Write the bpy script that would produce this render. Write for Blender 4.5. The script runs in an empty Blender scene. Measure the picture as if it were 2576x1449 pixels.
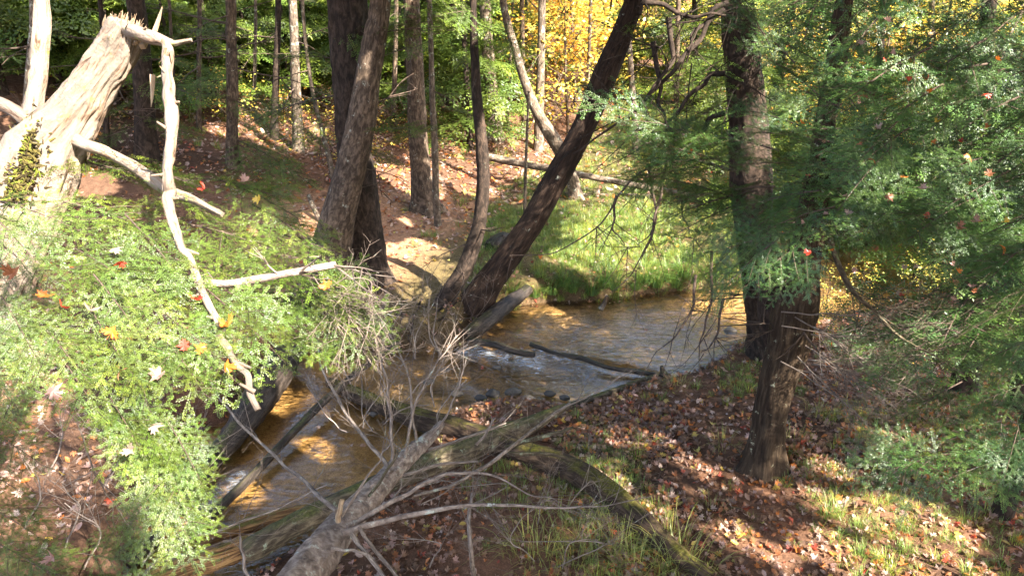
import bpy, math, random
import numpy as np
from mathutils import Vector, Matrix, Quaternion

# ------------------------------------------------------------------ camera, sky, sun, exposure
scn = bpy.context.scene
H = 5.0; PITCH = math.radians(24.0); FPX = 1910.0
cd = bpy.data.cameras.new('camera'); cam = bpy.data.objects.new('camera', cd)
scn.collection.objects.link(cam); scn.camera = cam
cam.location = (0, 0, H); cam.rotation_euler = (math.radians(90) - PITCH, 0, 0)
cd.sensor_width = 36.0; cd.lens = 36.0 * FPX / 2576.0
cd.clip_start = 0.05; cd.clip_end = 600.0

SUN = Vector((0.54, -0.50, 0.68)).normalized()
world = bpy.data.worlds.new('World'); scn.world = world; world.use_nodes = True
wn = world.node_tree; wn.nodes.clear()
wo = wn.nodes.new('ShaderNodeOutputWorld'); wb = wn.nodes.new('ShaderNodeBackground')
sk = wn.nodes.new('ShaderNodeTexSky'); sk.sky_type = 'NISHITA'; sk.sun_disc = False
sk.sun_elevation = math.asin(SUN.z); sk.sun_rotation = math.atan2(SUN.x, SUN.y)
sk.air_density = 1.0; sk.dust_density = 3.5; sk.ozone_density = 0.4
wb.inputs['Strength'].default_value = 0.14
wn.links.new(sk.outputs[0], wb.inputs[0]); wn.links.new(wb.outputs[0], wo.inputs[0])
sl = bpy.data.lights.new('sun', 'SUN'); sl.energy = 5.0; sl.angle = math.radians(0.5); sl.color = (1.0, 0.91, 0.77)
so = bpy.data.objects.new('sun', sl); scn.collection.objects.link(so)
so.rotation_euler = SUN.to_track_quat('Z', 'Y').to_euler(); so.location = (6, -6, 20)
scn.view_settings.view_transform = 'Standard'; scn.view_settings.look = 'None'
scn.view_settings.exposure = 2.8; scn.view_settings.gamma = 1.0
scn.render.engine = 'CYCLES'
cy = scn.cycles
cy.max_bounces = 6; cy.diffuse_bounces = 3; cy.glossy_bounces = 2; cy.transmission_bounces = 4
cy.transparent_max_bounces = 8; cy.use_denoising = True; cy.caustics_reflective = False; cy.caustics_refractive = False
cy.sample_clamp_indirect = 6.0

# ------------------------------------------------------------------ helpers
RNG = np.random.default_rng(7); random.seed(7)
COL = scn.collection
FW = np.array([0, math.cos(PITCH), -math.sin(PITCH)]); UPV = np.array([0, math.sin(PITCH), math.cos(PITCH)])
CAMP = np.array([0.0, 0.0, H])
def ray(x, y): return FW + np.array([1.0, 0, 0]) * ((x - 1288.0) / FPX) + UPV * (-(y - 724.5) / FPX)
def atD(x, y, d): return CAMP + ray(x, y) * d                    # at a depth
def atZ(x, y, z=0.0):
    r = ray(x, y); return CAMP + r * ((z - H) / r[2])            # at a height
def atY(x, y, Y):
    r = ray(x, y); return CAMP + r * (Y / r[1])                  # at a distance forward
def depth(p): return float(np.dot(np.asarray(p) - CAMP, FW))
def project(P):
    Q = P - CAMP; d = Q @ FW
    return 1288 + FPX * Q[:, 0] / d, 724.5 - FPX * (Q @ UPV) / d, d

def _h(i, j, k, s):
    n = (i * 374761393 + j * 668265263 + k * 2147483647 + s * 1274126177) & 0xffffffff
    n = ((n ^ (n >> 13)) * 1274126177) & 0xffffffff
    return ((n ^ (n >> 16)) & 0xffff) / 65535.0
def vnoise(P, s=0):
    P = np.asarray(P, float); I = np.floor(P).astype(np.int64); F = P - I; F = F * F * (3 - 2 * F)
    i, j, k = I[..., 0], I[..., 1], I[..., 2]; x, y, z = F[..., 0], F[..., 1], F[..., 2]
    r = 0
    for a in (0, 1):
        for b in (0, 1):
            for c in (0, 1):
                r = r + _h(i + a, j + b, k + c, s) * (x if a else 1 - x) * (y if b else 1 - y) * (z if c else 1 - z)
    return r * 2 - 1
def noise2(x, y, sc, s=0): return vnoise(np.stack([x * sc, y * sc, np.zeros_like(x)], -1), s)
def smooth(a, b, x):
    t = np.clip((x - a) / (b - a), 0, 1); return t * t * (3 - 2 * t)

class Geo:
    """verts / faces / colour / uv accumulated as arrays"""
    def __init__(s): s.V = []; s.F = []; s.C = []; s.U = []; s.M = []; s.n = 0
    def add(s, V, F, col=(1, 1, 1), uv=None, mat=0):
        V = np.asarray(V, float).reshape(-1, 3); F = np.asarray(F, int)
        s.V.append(V); s.F.append(F + s.n); s.n += len(V)
        c = np.asarray(col, float); s.C.append(np.broadcast_to(c, (len(V), 3)) if c.ndim == 1 else c)
        s.U.append(np.zeros((len(V), 2)) if uv is None else uv); s.M.append(np.full(len(F), mat))
        return s
    def arr(s):
        return np.concatenate(s.V), s.F, np.concatenate(s.C), np.concatenate(s.U), s.M
    def stamp(s, T, mats, cmul=None):
        """T = (V,F list,C,U,M list) stamped at a list of 4x4 matrices"""
        V, F, C, U, M = T
        for q, m in enumerate(mats):
            m = np.asarray(m); W = V @ m[:3, :3].T + m[:3, 3]
            base = s.n; s.V.append(W); s.n += len(W)
            c = C if cmul is None else C * cmul[q]
            s.C.append(c); s.U.append(U)
            for f, mm in zip(F, M): s.F.append(f + base); s.M.append(mm)
        return s
def make_mesh(name, geo, mats, smooth_shade=True):
    V, Fl, C, U, Ml = geo.arr()
    me = bpy.data.meshes.new(name); me.vertices.add(len(V)); me.vertices.foreach_set('co', V.astype(np.float32).ravel())
    tot = np.concatenate([np.full(len(f), f.shape[1]) for f in Fl]); idx = np.concatenate([f.ravel() for f in Fl])
    start = np.concatenate([[0], np.cumsum(tot)[:-1]])
    me.loops.add(len(idx)); me.loops.foreach_set('vertex_index', idx.astype(np.int32))
    me.polygons.add(len(tot)); me.polygons.foreach_set('loop_start', start.astype(np.int32))
    me.polygons.foreach_set('loop_total', tot.astype(np.int32))
    me.polygons.foreach_set('material_index', np.concatenate(Ml).astype(np.int32))
    me.polygons.foreach_set('use_smooth', np.full(len(tot), smooth_shade))
    uv = me.uv_layers.new(name='UVMap'); uv.data.foreach_set('uv', U[idx].astype(np.float32).ravel())
    ca = me.color_attributes.new('Col', 'FLOAT_COLOR', 'POINT')
    ca.data.foreach_set('color', np.concatenate([C, np.ones((len(C), 1))], 1).astype(np.float32).ravel())
    for m in (mats if isinstance(mats, (list, tuple)) else [mats]): me.materials.append(m)
    me.update(); me.validate(); return me
def link(name, me, parent=None, mat4=None):
    o = bpy.data.objects.new(name, me); COL.objects.link(o)
    if parent is not None: o.parent = parent
    if mat4 is not None: o.matrix_local = Matrix([list(map(float, r)) for r in np.asarray(mat4)])
    return o
def tag(o, label=None, cat=None, group=None, kind=None):
    if label: o['label'] = label
    if cat: o['category'] = cat
    if group: o['group'] = group
    if kind: o['kind'] = kind
    return o
def thing(name, label, cat, loc=(0, 0, 0), group=None):
    o = bpy.data.objects.new(name, None); COL.objects.link(o); o.location = [float(v) for v in loc]
    o.empty_display_size = 0.2
    return tag(o, label, cat, group)
def part(name, geo, mats, parent, smooth_shade=True):
    """geometry in world coordinates, stored relative to the thing's base"""
    loc = np.array(parent.location) if parent is not None else np.zeros(3)
    if parent is not None and parent.parent is not None: loc = loc + np.array(parent.parent.location)
    geo.V = [v - loc for v in geo.V]
    return link(name, make_mesh(name, geo, mats, smooth_shade), parent)

def catmull(P, n):
    P = np.asarray(P, float)
    if len(P) < 3: 
        t = np.linspace(0, 1, n)[:, None]; return P[0] * (1 - t) + P[-1] * t
    Q = np.vstack([2 * P[0] - P[1], P, 2 * P[-1] - P[-2]]); out = []
    m = len(P) - 1; ts = np.linspace(0, m, n)
    for t in ts:
        i = min(int(t), m - 1); f = t - i; a, b, c, d = Q[i], Q[i + 1], Q[i + 2], Q[i + 3]
        out.append(0.5 * ((2 * b) + (-a + c) * f + (2 * a - 5 * b + 4 * c - d) * f * f + (-a + 3 * b - 3 * c + d) * f ** 3))
    return np.array(out)
def tube(geo, P, R, n=None, k=8, col=(1, 1, 1), mat=0, rough=0.0, rs=0, flare=0.0, ridge=0.0, cap=True, wob=0.0, twist=0.0):
    """a bark-covered limb along P with radii R; real ridges and bumps in the surface"""
    P = np.asarray(P, float); R = np.asarray(R, float)
    if n is None: n = max(4, len(P) * 3)
    D = catmull(np.column_stack([P, R]), n); C = D[:, :3]; r = np.maximum(D[:, 3], 0.0006)
    if wob: 
        s = np.linspace(0, 1, n) * len(P)
        C = C + wob * np.stack([vnoise(np.stack([s * 1.7, s * 0 + q, s * 0 + rs], -1), 5) for q in range(3)], -1)
    T = np.gradient(C, axis=0); T /= np.linalg.norm(T, axis=1)[:, None] + 1e-9
    u = np.cross(T[0], [0.3, 0.9, 0.2]); u /= np.linalg.norm(u) + 1e-9; U = [u]
    for i in range(1, n):
        u = U[-1] - T[i] * np.dot(U[-1], T[i]); u /= np.linalg.norm(u) + 1e-9; U.append(u)
    U = np.array(U); W = np.cross(T, U)
    a = np.linspace(0, 2 * math.pi, k + 1); L = np.concatenate([[0], np.cumsum(np.linalg.norm(np.diff(C, axis=0), axis=1))])
    A, LL = np.meshgrid(a, L); rr = np.repeat(r[:, None], k + 1, 1)
    A2 = A + twist * LL
    if rough or ridge or flare:
        rad0 = rr.mean()
        cs, sn = np.cos(A2), np.sin(A2)
        if rough: rr = rr * (1 + rough * vnoise(np.stack([cs * 1.5, sn * 1.5, LL * 1.6 / max(rad0 * 6, .2)], -1), rs + 3))
        if ridge:
            f = 2.6 + rad0 * 14
            N = 1 - np.abs(vnoise(np.stack([cs * f, sn * f, LL * 5.0], -1), rs + 11)) * 2
            N = N + 0.5 * vnoise(np.stack([cs * f * 2.3, sn * f * 2.3, LL * 14.0], -1), rs + 17)
            rr = rr + ridge * N
        if flare: rr = rr * (1 + flare * np.exp(-LL / 0.28) * (1 + 0.5 * np.sin(A * 5 + rs) + .3 * np.sin(A * 3 + rs * 2)))
    V = C[:, None, :] + rr[..., None] * (np.cos(A)[..., None] * U[:, None, :] + np.sin(A)[..., None] * W[:, None, :])
    V = V.reshape(-1, 3)
    i, j = np.meshgrid(np.arange(n - 1), np.arange(k), indexing='ij'); b = (i * (k + 1) + j).ravel()
    F = np.stack([b, b + 1, b + k + 2, b + k + 1], 1)
    UV = np.stack([(A / (2 * math.pi) * 2 * math.pi * max(r.mean(), 0.01)).ravel(), LL.ravel()], 1)
    geo.add(V, F, col, UV, mat)
    if cap:
        for e, s in ((0, -1), (n - 1, 1)):
            ring = np.arange(k) + e * (k + 1); Vc = V[ring]
            if s < 0: ring = ring[::-1]
            geo.add(np.vstack([V[np.arange(k) + e * (k + 1)], C[e] + T[e] * s * r[e] * 0.25]),
                    np.array([[q, (q + 1) % k, k] if s > 0 else [(q + 1) % k, q, k] for q in range(k)]), col,
                    np.zeros((k + 1, 2)), mat)
    return C, r

# ------------------------------------------------------------------ materials
class NT:
    def __init__(s, name):
        s.m = bpy.data.materials.new(name); s.m.use_nodes = True; s.t = s.m.node_tree; s.t.nodes.clear()
        s.out = s.t.nodes.new('ShaderNodeOutputMaterial')
    def n(s, ty, **kw):
        nd = s.t.nodes.new('ShaderNode' + ty)
        for k, v in kw.items():
            if k.startswith('_'): setattr(nd, k[1:], v)
            else:
                key = k.replace('__', ' '); nd.inputs[int(key[1:]) if key[0] == 'i' and key[1:].isdigit() else key].default_value = v
        return nd
    def l(s, a, b, i=0, o=0):
        s.t.links.new(a.outputs[o], b.inputs[i]); return b
    def ramp(s, src, stops, o=0):
        r = s.t.nodes.new('ShaderNodeValToRGB'); e = r.color_ramp.elements
        while len(e) < len(stops): e.new(0.5)
        for q, (p, c) in enumerate(stops): e[q].position = p; e[q].color = (*c, 1) if len(c) == 3 else c
        s.t.links.new(src.outputs[o], r.inputs[0]); return r
    def mix(s, f, a, b, mode='MIX', fac=None):
        x = s.t.nodes.new('ShaderNodeMix'); x.data_type = 'RGBA'; x.blend_type = mode
        if fac is not None: x.inputs[0].default_value = fac
        if f is not None: s.t.links.new(f.outputs[0], x.inputs[0])
        for k, v in ((6, a), (7, b)):
            if isinstance(v, tuple): x.inputs[k].default_value = (*v, 1)
            else: s.t.links.new(v.outputs[2] if v.bl_idname == 'ShaderNodeMix' else v.outputs[0], x.inputs[k])
        return x
    def math(s, op, a, b=None):
        x = s.t.nodes.new('ShaderNodeMath'); x.operation = op
        for k, v in ((0, a), (1, b)):
            if v is None: continue
            if isinstance(v, (int, float)): x.inputs[k].default_value = v
            else: s.t.links.new(v.outputs[0], x.inputs[k])
        return x
def co(nd): return nd.outputs[2] if nd.bl_idname == 'ShaderNodeMix' else nd.outputs[0]

def bark(name, dark, light, lichen=(0.35, 0.36, 0.30), lich=0.15, moss=0.0, mosscol=(0.07, 0.09, 0.015), su=38.0, sv=6.0, bump=0.8, rough=0.9):
    t = NT(name); uv = t.n('TexCoord'); mp = t.n('Mapping'); t.t.links.new(uv.outputs['UV'], mp.inputs[0])
    mp.inputs['Scale'].default_value = (su, sv, 1)
    n1 = t.n('TexNoise', Scale=1.0, Detail=6.0, Roughness=0.65, Distortion=0.4); t.l(mp, n1)
    ob = t.n('TexNoise', Scale=2.2, Detail=5.0, Roughness=0.6); t.t.links.new(uv.outputs['Object'], ob.inputs[0])
    fine = t.n('TexNoise', Scale=45.0, Detail=3.0); t.t.links.new(uv.outputs['Object'], fine.inputs[0])
    c = t.ramp(n1, [(0.32, tuple(v * .45 for v in dark)), (0.47, dark), (0.66, light)])
    big = t.ramp(ob, [(0.3, (0.65, 0.65, 0.68)), (0.7, (1.25, 1.2, 1.12))]); c = t.mix(None, c, big, 'MULTIPLY', 1.0)
    if lich > 0:
        lf = t.n('TexNoise', Scale=9.0, Detail=6.0, Roughness=0.75); t.t.links.new(uv.outputs['Object'], lf.inputs[0])
        lr = t.ramp(lf, [(0.66 - lich * 0.5, (0, 0, 0)), (0.72 - lich * 0.4, (1, 1, 1))]); c = t.mix(lr, c, lichen)
    if moss > 0:
        g = t.n('NewGeometry'); sx = t.n('SeparateXYZ'); t.t.links.new(g.outputs['Normal'], sx.inputs[0])
        a = t.math('MULTIPLY', sx, 0.5); t.t.links.new(sx.outputs['Z'], a.inputs[0])
        b = t.math('ADD', a, t.math('MULTIPLY', ob, 1.1)); d = t.math('ADD', b, moss - 0.75)
        mr = t.ramp(d, [(0.25, (0, 0, 0)), (0.5, (1, 1, 1))])
        mc = t.ramp(fine, [(0.35, tuple(v * .5 for v in mosscol)), (0.7, tuple(v * 1.6 for v in mosscol))])
        c = t.mix(mr, c, mc)
    bs = t.n('BsdfPrincipled', Roughness=rough); bs.inputs['Specular IOR Level'].default_value = 0.25
    t.t.links.new(co(c), bs.inputs['Base Color'])
    hh = t.math('ADD', n1, t.math('MULTIPLY', fine, 0.35))
    bp = t.n('Bump', Strength=bump, Distance=0.02); t.t.links.new(hh.outputs[0], bp.inputs['Height'])
    t.t.links.new(bp.outputs[0], bs.inputs['Normal']); t.l(bs, t.out); return t.m

def leafmat(name, base=(1, 1, 1), trans=0.35, gloss=0.06, grough=0.45, var=0.35, hue=0.0):
    t = NT(name); at = t.n('Attribute'); at.attribute_name = 'Col'
    oi = t.n('ObjectInfo'); v = t.math('ADD', t.math('MULTIPLY', oi, var), 1 - var / 2); t.t.links.new(oi.outputs['Random'], v.inputs[0].links[0].from_node.inputs[0])
    c = t.mix(None, at, base, 'MULTIPLY', 1.0)
    hs = t.n('HueSaturation'); t.t.links.new(co(c), hs.inputs['Color']); t.t.links.new(v.outputs[0], hs.inputs['Value'])
    d = t.n('BsdfDiffuse'); tr = t.n('BsdfTranslucent'); gl = t.n('BsdfGlossy', Roughness=grough)
    t.t.links.new(hs.outputs[0], d.inputs[0]); t.t.links.new(hs.outputs[0], tr.inputs[0]); gl.inputs[0].default_value = (.8, .85, .9, 1)
    m1 = t.n('MixShader', i0=trans); t.t.links.new(d.outputs[0], m1.inputs[1]); t.t.links.new(tr.outputs[0], m1.inputs[2])
    m2 = t.n('MixShader', i0=gloss); t.t.links.new(m1.outputs[0], m2.inputs[1]); t.t.links.new(gl.outputs[0], m2.inputs[2])
    t.l(m2, t.out); return t.m

M_needle = leafmat('hemlock_needles', trans=0.35, gloss=0.035)
M_needle_shade = leafmat('shade_tinted_needles', base=(.72, .90, 1.30), trans=0.3, gloss=0.05)  # blue-green multiplier puts the cool shade of the right boughs into the colour
M_leaf = leafmat('leaf', trans=0.45, gloss=0.05, var=0.1)
M_grass = leafmat('grass_blades', trans=0.45, gloss=0.05, var=0.3)
M_twig = bark('twig_bark', (0.07, 0.05, 0.04), (0.16, 0.12, 0.095), lich=0.05, su=60, sv=30, bump=0.3)
M_dead = bark('dead_twig_bark', (0.17, 0.135, 0.115), (0.36, 0.31, 0.27), lichen=(0.36, 0.42, 0.36), lich=0.12, su=60, sv=12, bump=0.4)
M_bark = bark('hemlock_bark', (0.07, 0.050, 0.036), (0.19, 0.14, 0.105), lich=0.10, su=28, sv=9)
M_barkdk = bark('dark_hemlock_bark', (0.028, 0.020, 0.016), (0.075, 0.052, 0.040), lich=0.03, lichen=(.12, .13, .10), su=22, sv=8)
M_barkred_shade = bark('shade_dark_reddish_bark', (0.024, 0.015, 0.011), (0.060, 0.037, 0.026), lich=0.06, su=36, sv=5)  # leaning trunk's reddish bark, with canopy shade darkened into its colour
M_barkmoss = bark('mossy_bark', (0.035, 0.023, 0.015), (0.085, 0.06, 0.038), lich=0.08, lichen=(0.42, 0.42, 0.30), moss=0.14, su=50, sv=4)
M_pale = bark('pale_bark', (0.10, 0.078, 0.06), (0.23, 0.18, 0.14), lich=0.18, su=30, sv=8)
M_snag = bark('snag_bark', (0.22, 0.17, 0.14), (0.42, 0.36, 0.31), lichen=(0.20, 0.22, 0.05), lich=0.12, su=26, sv=5, bump=1.0)
for nd in M_snag.node_tree.nodes:
    if nd.bl_idname == 'ShaderNodeValToRGB' and len(nd.color_ramp.elements) == 3:
        for e, (p_, c_) in zip(nd.color_ramp.elements, ((.33, (.05, .03, .02)), (.40, (.20, .14, .10)), (.47, (.20, .165, .135)))): e.position = p_; e.color = (*c_, 1)
M_snagmoss = bark('snag_moss_bark', (0.10, 0.085, 0.04), (0.22, 0.18, 0.10), lichen=(0.2, 0.24, 0.06), lich=0.25, moss=.1, su=25, sv=8)
M_split = bark('split_wood', (0.30, 0.21, 0.13), (0.52, 0.43, 0.33), lich=0.0, su=90, sv=5, bump=0.7)
M_greylog = bark('grey_log_bark', (0.19, 0.15, 0.13), (0.38, 0.32, 0.28), lichen=(0.44, 0.47, 0.42), lich=0.16, su=20, sv=14, bump=0.9)
M_mosslog = bark('mossy_log_bark', (0.07, 0.055, 0.038), (0.19, 0.16, 0.11), lichen=(0.22, 0.25, 0.18), lich=0.18, moss=0.12, mosscol=(0.07, 0.075, 0.02), su=30, sv=8)
M_darklog = bark('dark_log_bark', (0.040, 0.026, 0.018), (0.11, 0.075, 0.05), lich=0.0, moss=0.05, mosscol=(0.10, 0.095, 0.012), su=30, sv=6)
M_wetlog = bark('wet_log_bark', (0.028, 0.022, 0.018), (0.075, 0.06, 0.05), lich=0.0, moss=0.05, mosscol=(0.06, 0.06, 0.02), su=30, sv=5, rough=0.45)
M_rotlog = bark('rotten_log_wood', (0.15, 0.08, 0.035), (0.42, 0.26, 0.11), lich=0.06, moss=0.04, su=60, sv=3, bump=1.0)

def ground_mat():
    t = NT('forest_floor'); at = t.n('Attribute'); at.attribute_name = 'Col'; tc = t.n('TexCoord')
    n1 = t.n('TexNoise', Scale=14.0, Detail=8.0, Roughness=0.75); t.t.links.new(tc.outputs['Object'], n1.inputs[0])
    vo = t.n('TexVoronoi', Scale=26.0, Randomness=1.0); t.t.links.new(tc.outputs['Object'], vo.inputs[0])
    n2 = t.n('TexNoise', Scale=70.0, Detail=4.0, Roughness=0.8); t.t.links.new(tc.outputs['Object'], n2.inputs[0])
    a = t.ramp(n1, [(0.3, (0.5, 0.45, 0.42)), (0.7, (1.45, 1.4, 1.3))]); c = t.mix(None, at, a, 'MULTIPLY', 1.0)
    b = t.ramp(n2, [(0.3, (0.55, 0.5, 0.5)), (0.68, (1.5, 1.45, 1.4))]); c = t.mix(None, c, b, 'MULTIPLY', 1.0)
    bs = t.n('BsdfPrincipled', Roughness=0.95); bs.inputs['Specular IOR Level'].default_value = 0.15
    t.t.links.new(co(c), bs.inputs['Base Color'])
    hh = t.math('ADD', n1, t.math('MULTIPLY', n2, 0.5)); bp = t.n('Bump', Strength=0.8, Distance=0.03)
    t.t.links.new(hh.outputs[0], bp.inputs['Height']); t.t.links.new(bp.outputs[0], bs.inputs['Normal']); t.l(bs, t.out); return t.m
def water_mat():
    t = NT('stream_water'); tc = t.n('TexCoord'); mp = t.n('Mapping'); mp.inputs['Rotation'].default_value = (0, 0, 0.35)
    mp.inputs['Scale'].default_value = (3.5, 9.0, 1); t.t.links.new(tc.outputs['Object'], mp.inputs[0])
    n1 = t.n('TexNoise', Scale=1.6, Detail=3.0, Roughness=0.55, Distortion=0.8); t.l(mp, n1)
    n2 = t.n('TexNoise', Scale=0.45, Detail=2.0); t.l(mp, n2)
    at = t.n('Attribute'); at.attribute_name = 'Col'; sp = t.n('SeparateColor'); t.t.links.new(at.outputs[0], sp.inputs[0])
    hh = t.math('ADD', n1, n2); bp = t.n('Bump', Distance=0.05); t.t.links.new(hh.outputs[0], bp.inputs['Height'])
    t.t.links.new(sp.outputs[1], bp.inputs['Strength'])
    fr = t.n('Fresnel', IOR=1.33); t.t.links.new(bp.outputs[0], fr.inputs['Normal'])
    f2 = t.math('ADD', t.math('MULTIPLY', fr, 1.6), 0.02)
    tr = t.n('BsdfTransparent'); tr.inputs[0].default_value = (0.95, 0.88, 0.73, 1)
    gl = t.n('BsdfGlossy', Roughness=0.03); gl.inputs[0].default_value = (1, 1, 1, 1); t.t.links.new(bp.outputs[0], gl.inputs['Normal'])
    m = t.n('MixShader'); t.t.links.new(f2.outputs[0], m.inputs[0]); t.t.links.new(tr.outputs[0], m.inputs[1]); t.t.links.new(gl.outputs[0], m.inputs[2])
    # foam where the vertex attribute marks the riffle
    mp2 = t.n('Mapping'); mp2.inputs['Rotation'].default_value = (0, 0, -1.0); mp2.inputs['Scale'].default_value = (1.0, 3.2, 1); t.t.links.new(tc.outputs['Object'], mp2.inputs[0])
    nf = t.n('TexNoise', Scale=11.0, Detail=8.0, Roughness=0.75, Distortion=.6); t.l(mp2, nf)
    ff = t.math('MULTIPLY', sp, t.ramp(nf, [(0.42, (0, 0, 0)), (0.66, (.85, .85, .85))])); t.t.links.new(sp.outputs[0], ff.inputs[0])
    df = t.n('BsdfDiffuse'); df.inputs[0].default_value = (0.62, 0.66, 0.70, 1)
    m2 = t.n('MixShader'); t.t.links.new(ff.outputs[0], m2.inputs[0]); t.t.links.new(m.outputs[0], m2.inputs[1]); t.t.links.new(df.outputs[0], m2.inputs[2])
    t.l(m2, t.out); return t.m
M_ground = ground_mat(); M_water = water_mat()

# ------------------------------------------------------------------ terrain
def zpoly(pts): return np.array([atZ(x, y, 0.0)[:2] for x, y in pts])
STREAM = zpoly([(1165, 868), (1200, 820), (1262, 790), (1340, 775), (1430, 768), (1530, 766), (1650, 748), (1800, 735), (1900, 715),
    (2050, 640), (2250, 610), (2500, 600), (2900, 560), (2900, 640), (2500, 690), (2350, 740), (2150, 790), (2000, 826), (1900, 845), (1850, 862),
    (1740, 935), (1650, 950), (1440, 1022), (1330, 1005), (1200, 1012), (1120, 1050), (1060, 1110), (1010, 1180), (960, 1240), (900, 1290),
    (820, 1340), (700, 1400), (560, 1500), (420, 1640), (330, 1800), (120, 1800), (230, 1560), (330, 1400), (400, 1270), (430, 1140), (500, 1085),
    (570, 1060), (630, 980), (715, 892), (830, 880), (960, 878), (1060, 884)])
CENTER = zpoly([(2900, 600), (2300, 690), (1900, 780), (1600, 850), (1300, 950), (1000, 960), (860, 1060), (700, 1200), (450, 1450), (250, 1800)])
NEARP = np.vstack([CENTER, [[CENTER[-1][0] - 1.0, -60], [80, -60], [80, CENTER[0][1]]]])
DAM = zpoly([(1150, 850), (1325, 876), (1660, 945)])
def inside(x, y, P):
    r = np.zeros(x.shape, bool); j = len(P) - 1
    for i in range(len(P)):
        xi, yi = P[i]; xj, yj = P[j]
        c = ((yi > y) != (yj > y)) & (x < (xj - xi) * (y - yi) / (yj - yi + 1e-12) + xi); r ^= c; j = i
    return r
def segdist(x, y, P, closed=True):
    d = np.full(x.shape, 1e9); n = len(P)
    for i in range(n if closed else n - 1):
        a = P[i]; b = P[(i + 1) % n]; ab = b - a; L = ab @ ab + 1e-12
        t = np.clip(((x - a[0]) * ab[0] + (y - a[1]) * ab[1]) / L, 0, 1)
        d = np.minimum(d, np.hypot(x - a[0] - t * ab[0], y - a[1] - t * ab[1]))
    return d
TOE_A = np.array([-2.2, 10.5]); TOE_D = np.array([4.6, 11.0]); TOE_D = TOE_D / np.linalg.norm(TOE_D)
def fields(x, y):
    d = segdist(x, y, STREAM); ins = inside(x, y, STREAM); near = inside(x, y, NEARP)
    u = -(x - TOE_A[0]) * TOE_D[1] + (y - TOE_A[1]) * TOE_D[0]        # distance left of the hill's toe
    return d, ins, near, u
def terrain(x, y):
    x = np.asarray(x, float); y = np.asarray(y, float)
    d, ins, near, u = fields(x, y)
    jit = 0.10 * noise2(x, y, 2.2, 1) + 0.06 * noise2(x, y, 6.0, 2)
    dd = np.maximum(d + jit * 0.6 * smooth(0, .2, d), 0)
    h_near = 0.13 * smooth(0, 0.25, dd) + 0.10 * smooth(0.2, 1.5, dd) + 0.045 * np.maximum(dd - 0.8, 0)
    h_far = 0.40 * smooth(0, 0.30, dd) + 0.05 * smooth(0.3, 1.2, dd)
    low = smooth(6.5, 5.0, y) * smooth(-0.5, -2.0, x)
    h_far = h_far + low * 0.12 * np.maximum(dd - 0.3, 0)
    hill = np.where(near, 0, 0.30 * (np.sqrt(np.maximum(u, 0) ** 2 + 0.6) - 0.77) * smooth(9.0, 13.0, y) * (u > 0))
    far = 0.16 * np.maximum(y - 30, 0) + 0.14 * np.maximum(x - 22, 0) * 0.5
    h = np.where(near, h_near, h_far) + np.minimum(hill, 9) + np.minimum(far, 14)
    h = h + 0.05 * noise2(x, y, 0.8, 3) * smooth(0, .6, d) + 0.022 * noise2(x, y, 4.0, 4) * smooth(0, .3, d) + 0.35 * noise2(x, y, 0.13, 9) * smooth(14, 24, y)
    up = upstream(x, y)
    bed = -0.06 - 0.13 * smooth(0, 0.5, d) + 0.03 * noise2(x, y, 2.0, 6) + 0.012 * noise2(x, y, 9.0, 7) + up * 0.06
    return np.where(ins, bed, h)
def upstream(x, y):
    """1 above the little log dam, 0 below it"""
    r = np.zeros(np.shape(x))
    a, b, c = DAM
    s1 = (b[0] - a[0]) * (y - a[1]) - (b[1] - a[1]) * (x - a[0]); s2 = (c[0] - b[0]) * (y - b[1]) - (c[1] - b[1]) * (x - b[0])
    L1 = math.hypot(*(b - a)); L2 = math.hypot(*(c - b)); s = np.where(x < b[0], s1 / L1, s2 / L2)
    return smooth(-0.05, 0.03, s)
def tz(x, y): return float(terrain(np.array([x]), np.array([y]))[0])
def onground(x, y, dmax=60):
    """where the line of sight through (x, y) meets the ground"""
    r = ray(x, y); t = np.linspace(2.5, dmax, 2400); P = CAMP + r * t[:, None]
    g = P[:, 2] - terrain(P[:, 0], P[:, 1]); k = np.where(g < 0)[0]
    return P[k[0]] if len(k) else P[-1]

xs = np.unique(np.concatenate([np.linspace(-120, -14, 30), np.linspace(-14, -6.5, 45), np.arange(-6.5, 9.5, 0.045), np.linspace(9.5, 18, 60), np.linspace(18, 130, 30)]))
ys = np.unique(np.concatenate([np.linspace(-40, 1, 20), np.arange(1, 13.5, 0.045), np.linspace(13.5, 26, 110), np.linspace(26, 50, 60), np.linspace(50, 160, 20)]))
X, Y = np.meshgrid(xs, ys); Z = terrain(X, Y)
d, ins, near, u = fields(X, Y)
def lerp(a, b, t): return np.asarray(a) * (1 - t[..., None]) + np.asarray(b) * t[..., None]
nA = noise2(X, Y, 0.9, 21) * 0.5 + 0.5; nB = noise2(X, Y, 3.1, 22) * 0.5 + 0.5
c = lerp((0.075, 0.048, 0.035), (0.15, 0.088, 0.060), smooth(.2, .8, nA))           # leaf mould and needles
c = lerp(c, (0.32, 0.20, 0.13), (smooth(10.5, 8.5, np.hypot(X + 0.5, (Y - 11) * 1.2) * 2.2) * ~near))  # needle slope; warm sunlight is painted into this lighter tan
mead = (~near) * smooth(0.3, -0.8, u) * smooth(7, 9, Y)
c = lerp(c, (0.07, 0.075, 0.03), mead * 0.8)
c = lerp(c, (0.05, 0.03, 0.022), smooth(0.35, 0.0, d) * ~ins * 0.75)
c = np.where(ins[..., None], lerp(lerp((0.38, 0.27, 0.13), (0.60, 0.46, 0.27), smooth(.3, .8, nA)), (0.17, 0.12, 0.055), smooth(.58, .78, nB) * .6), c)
c = np.where((ins & (d < 0.12))[..., None], c * 0.55, c)
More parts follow.
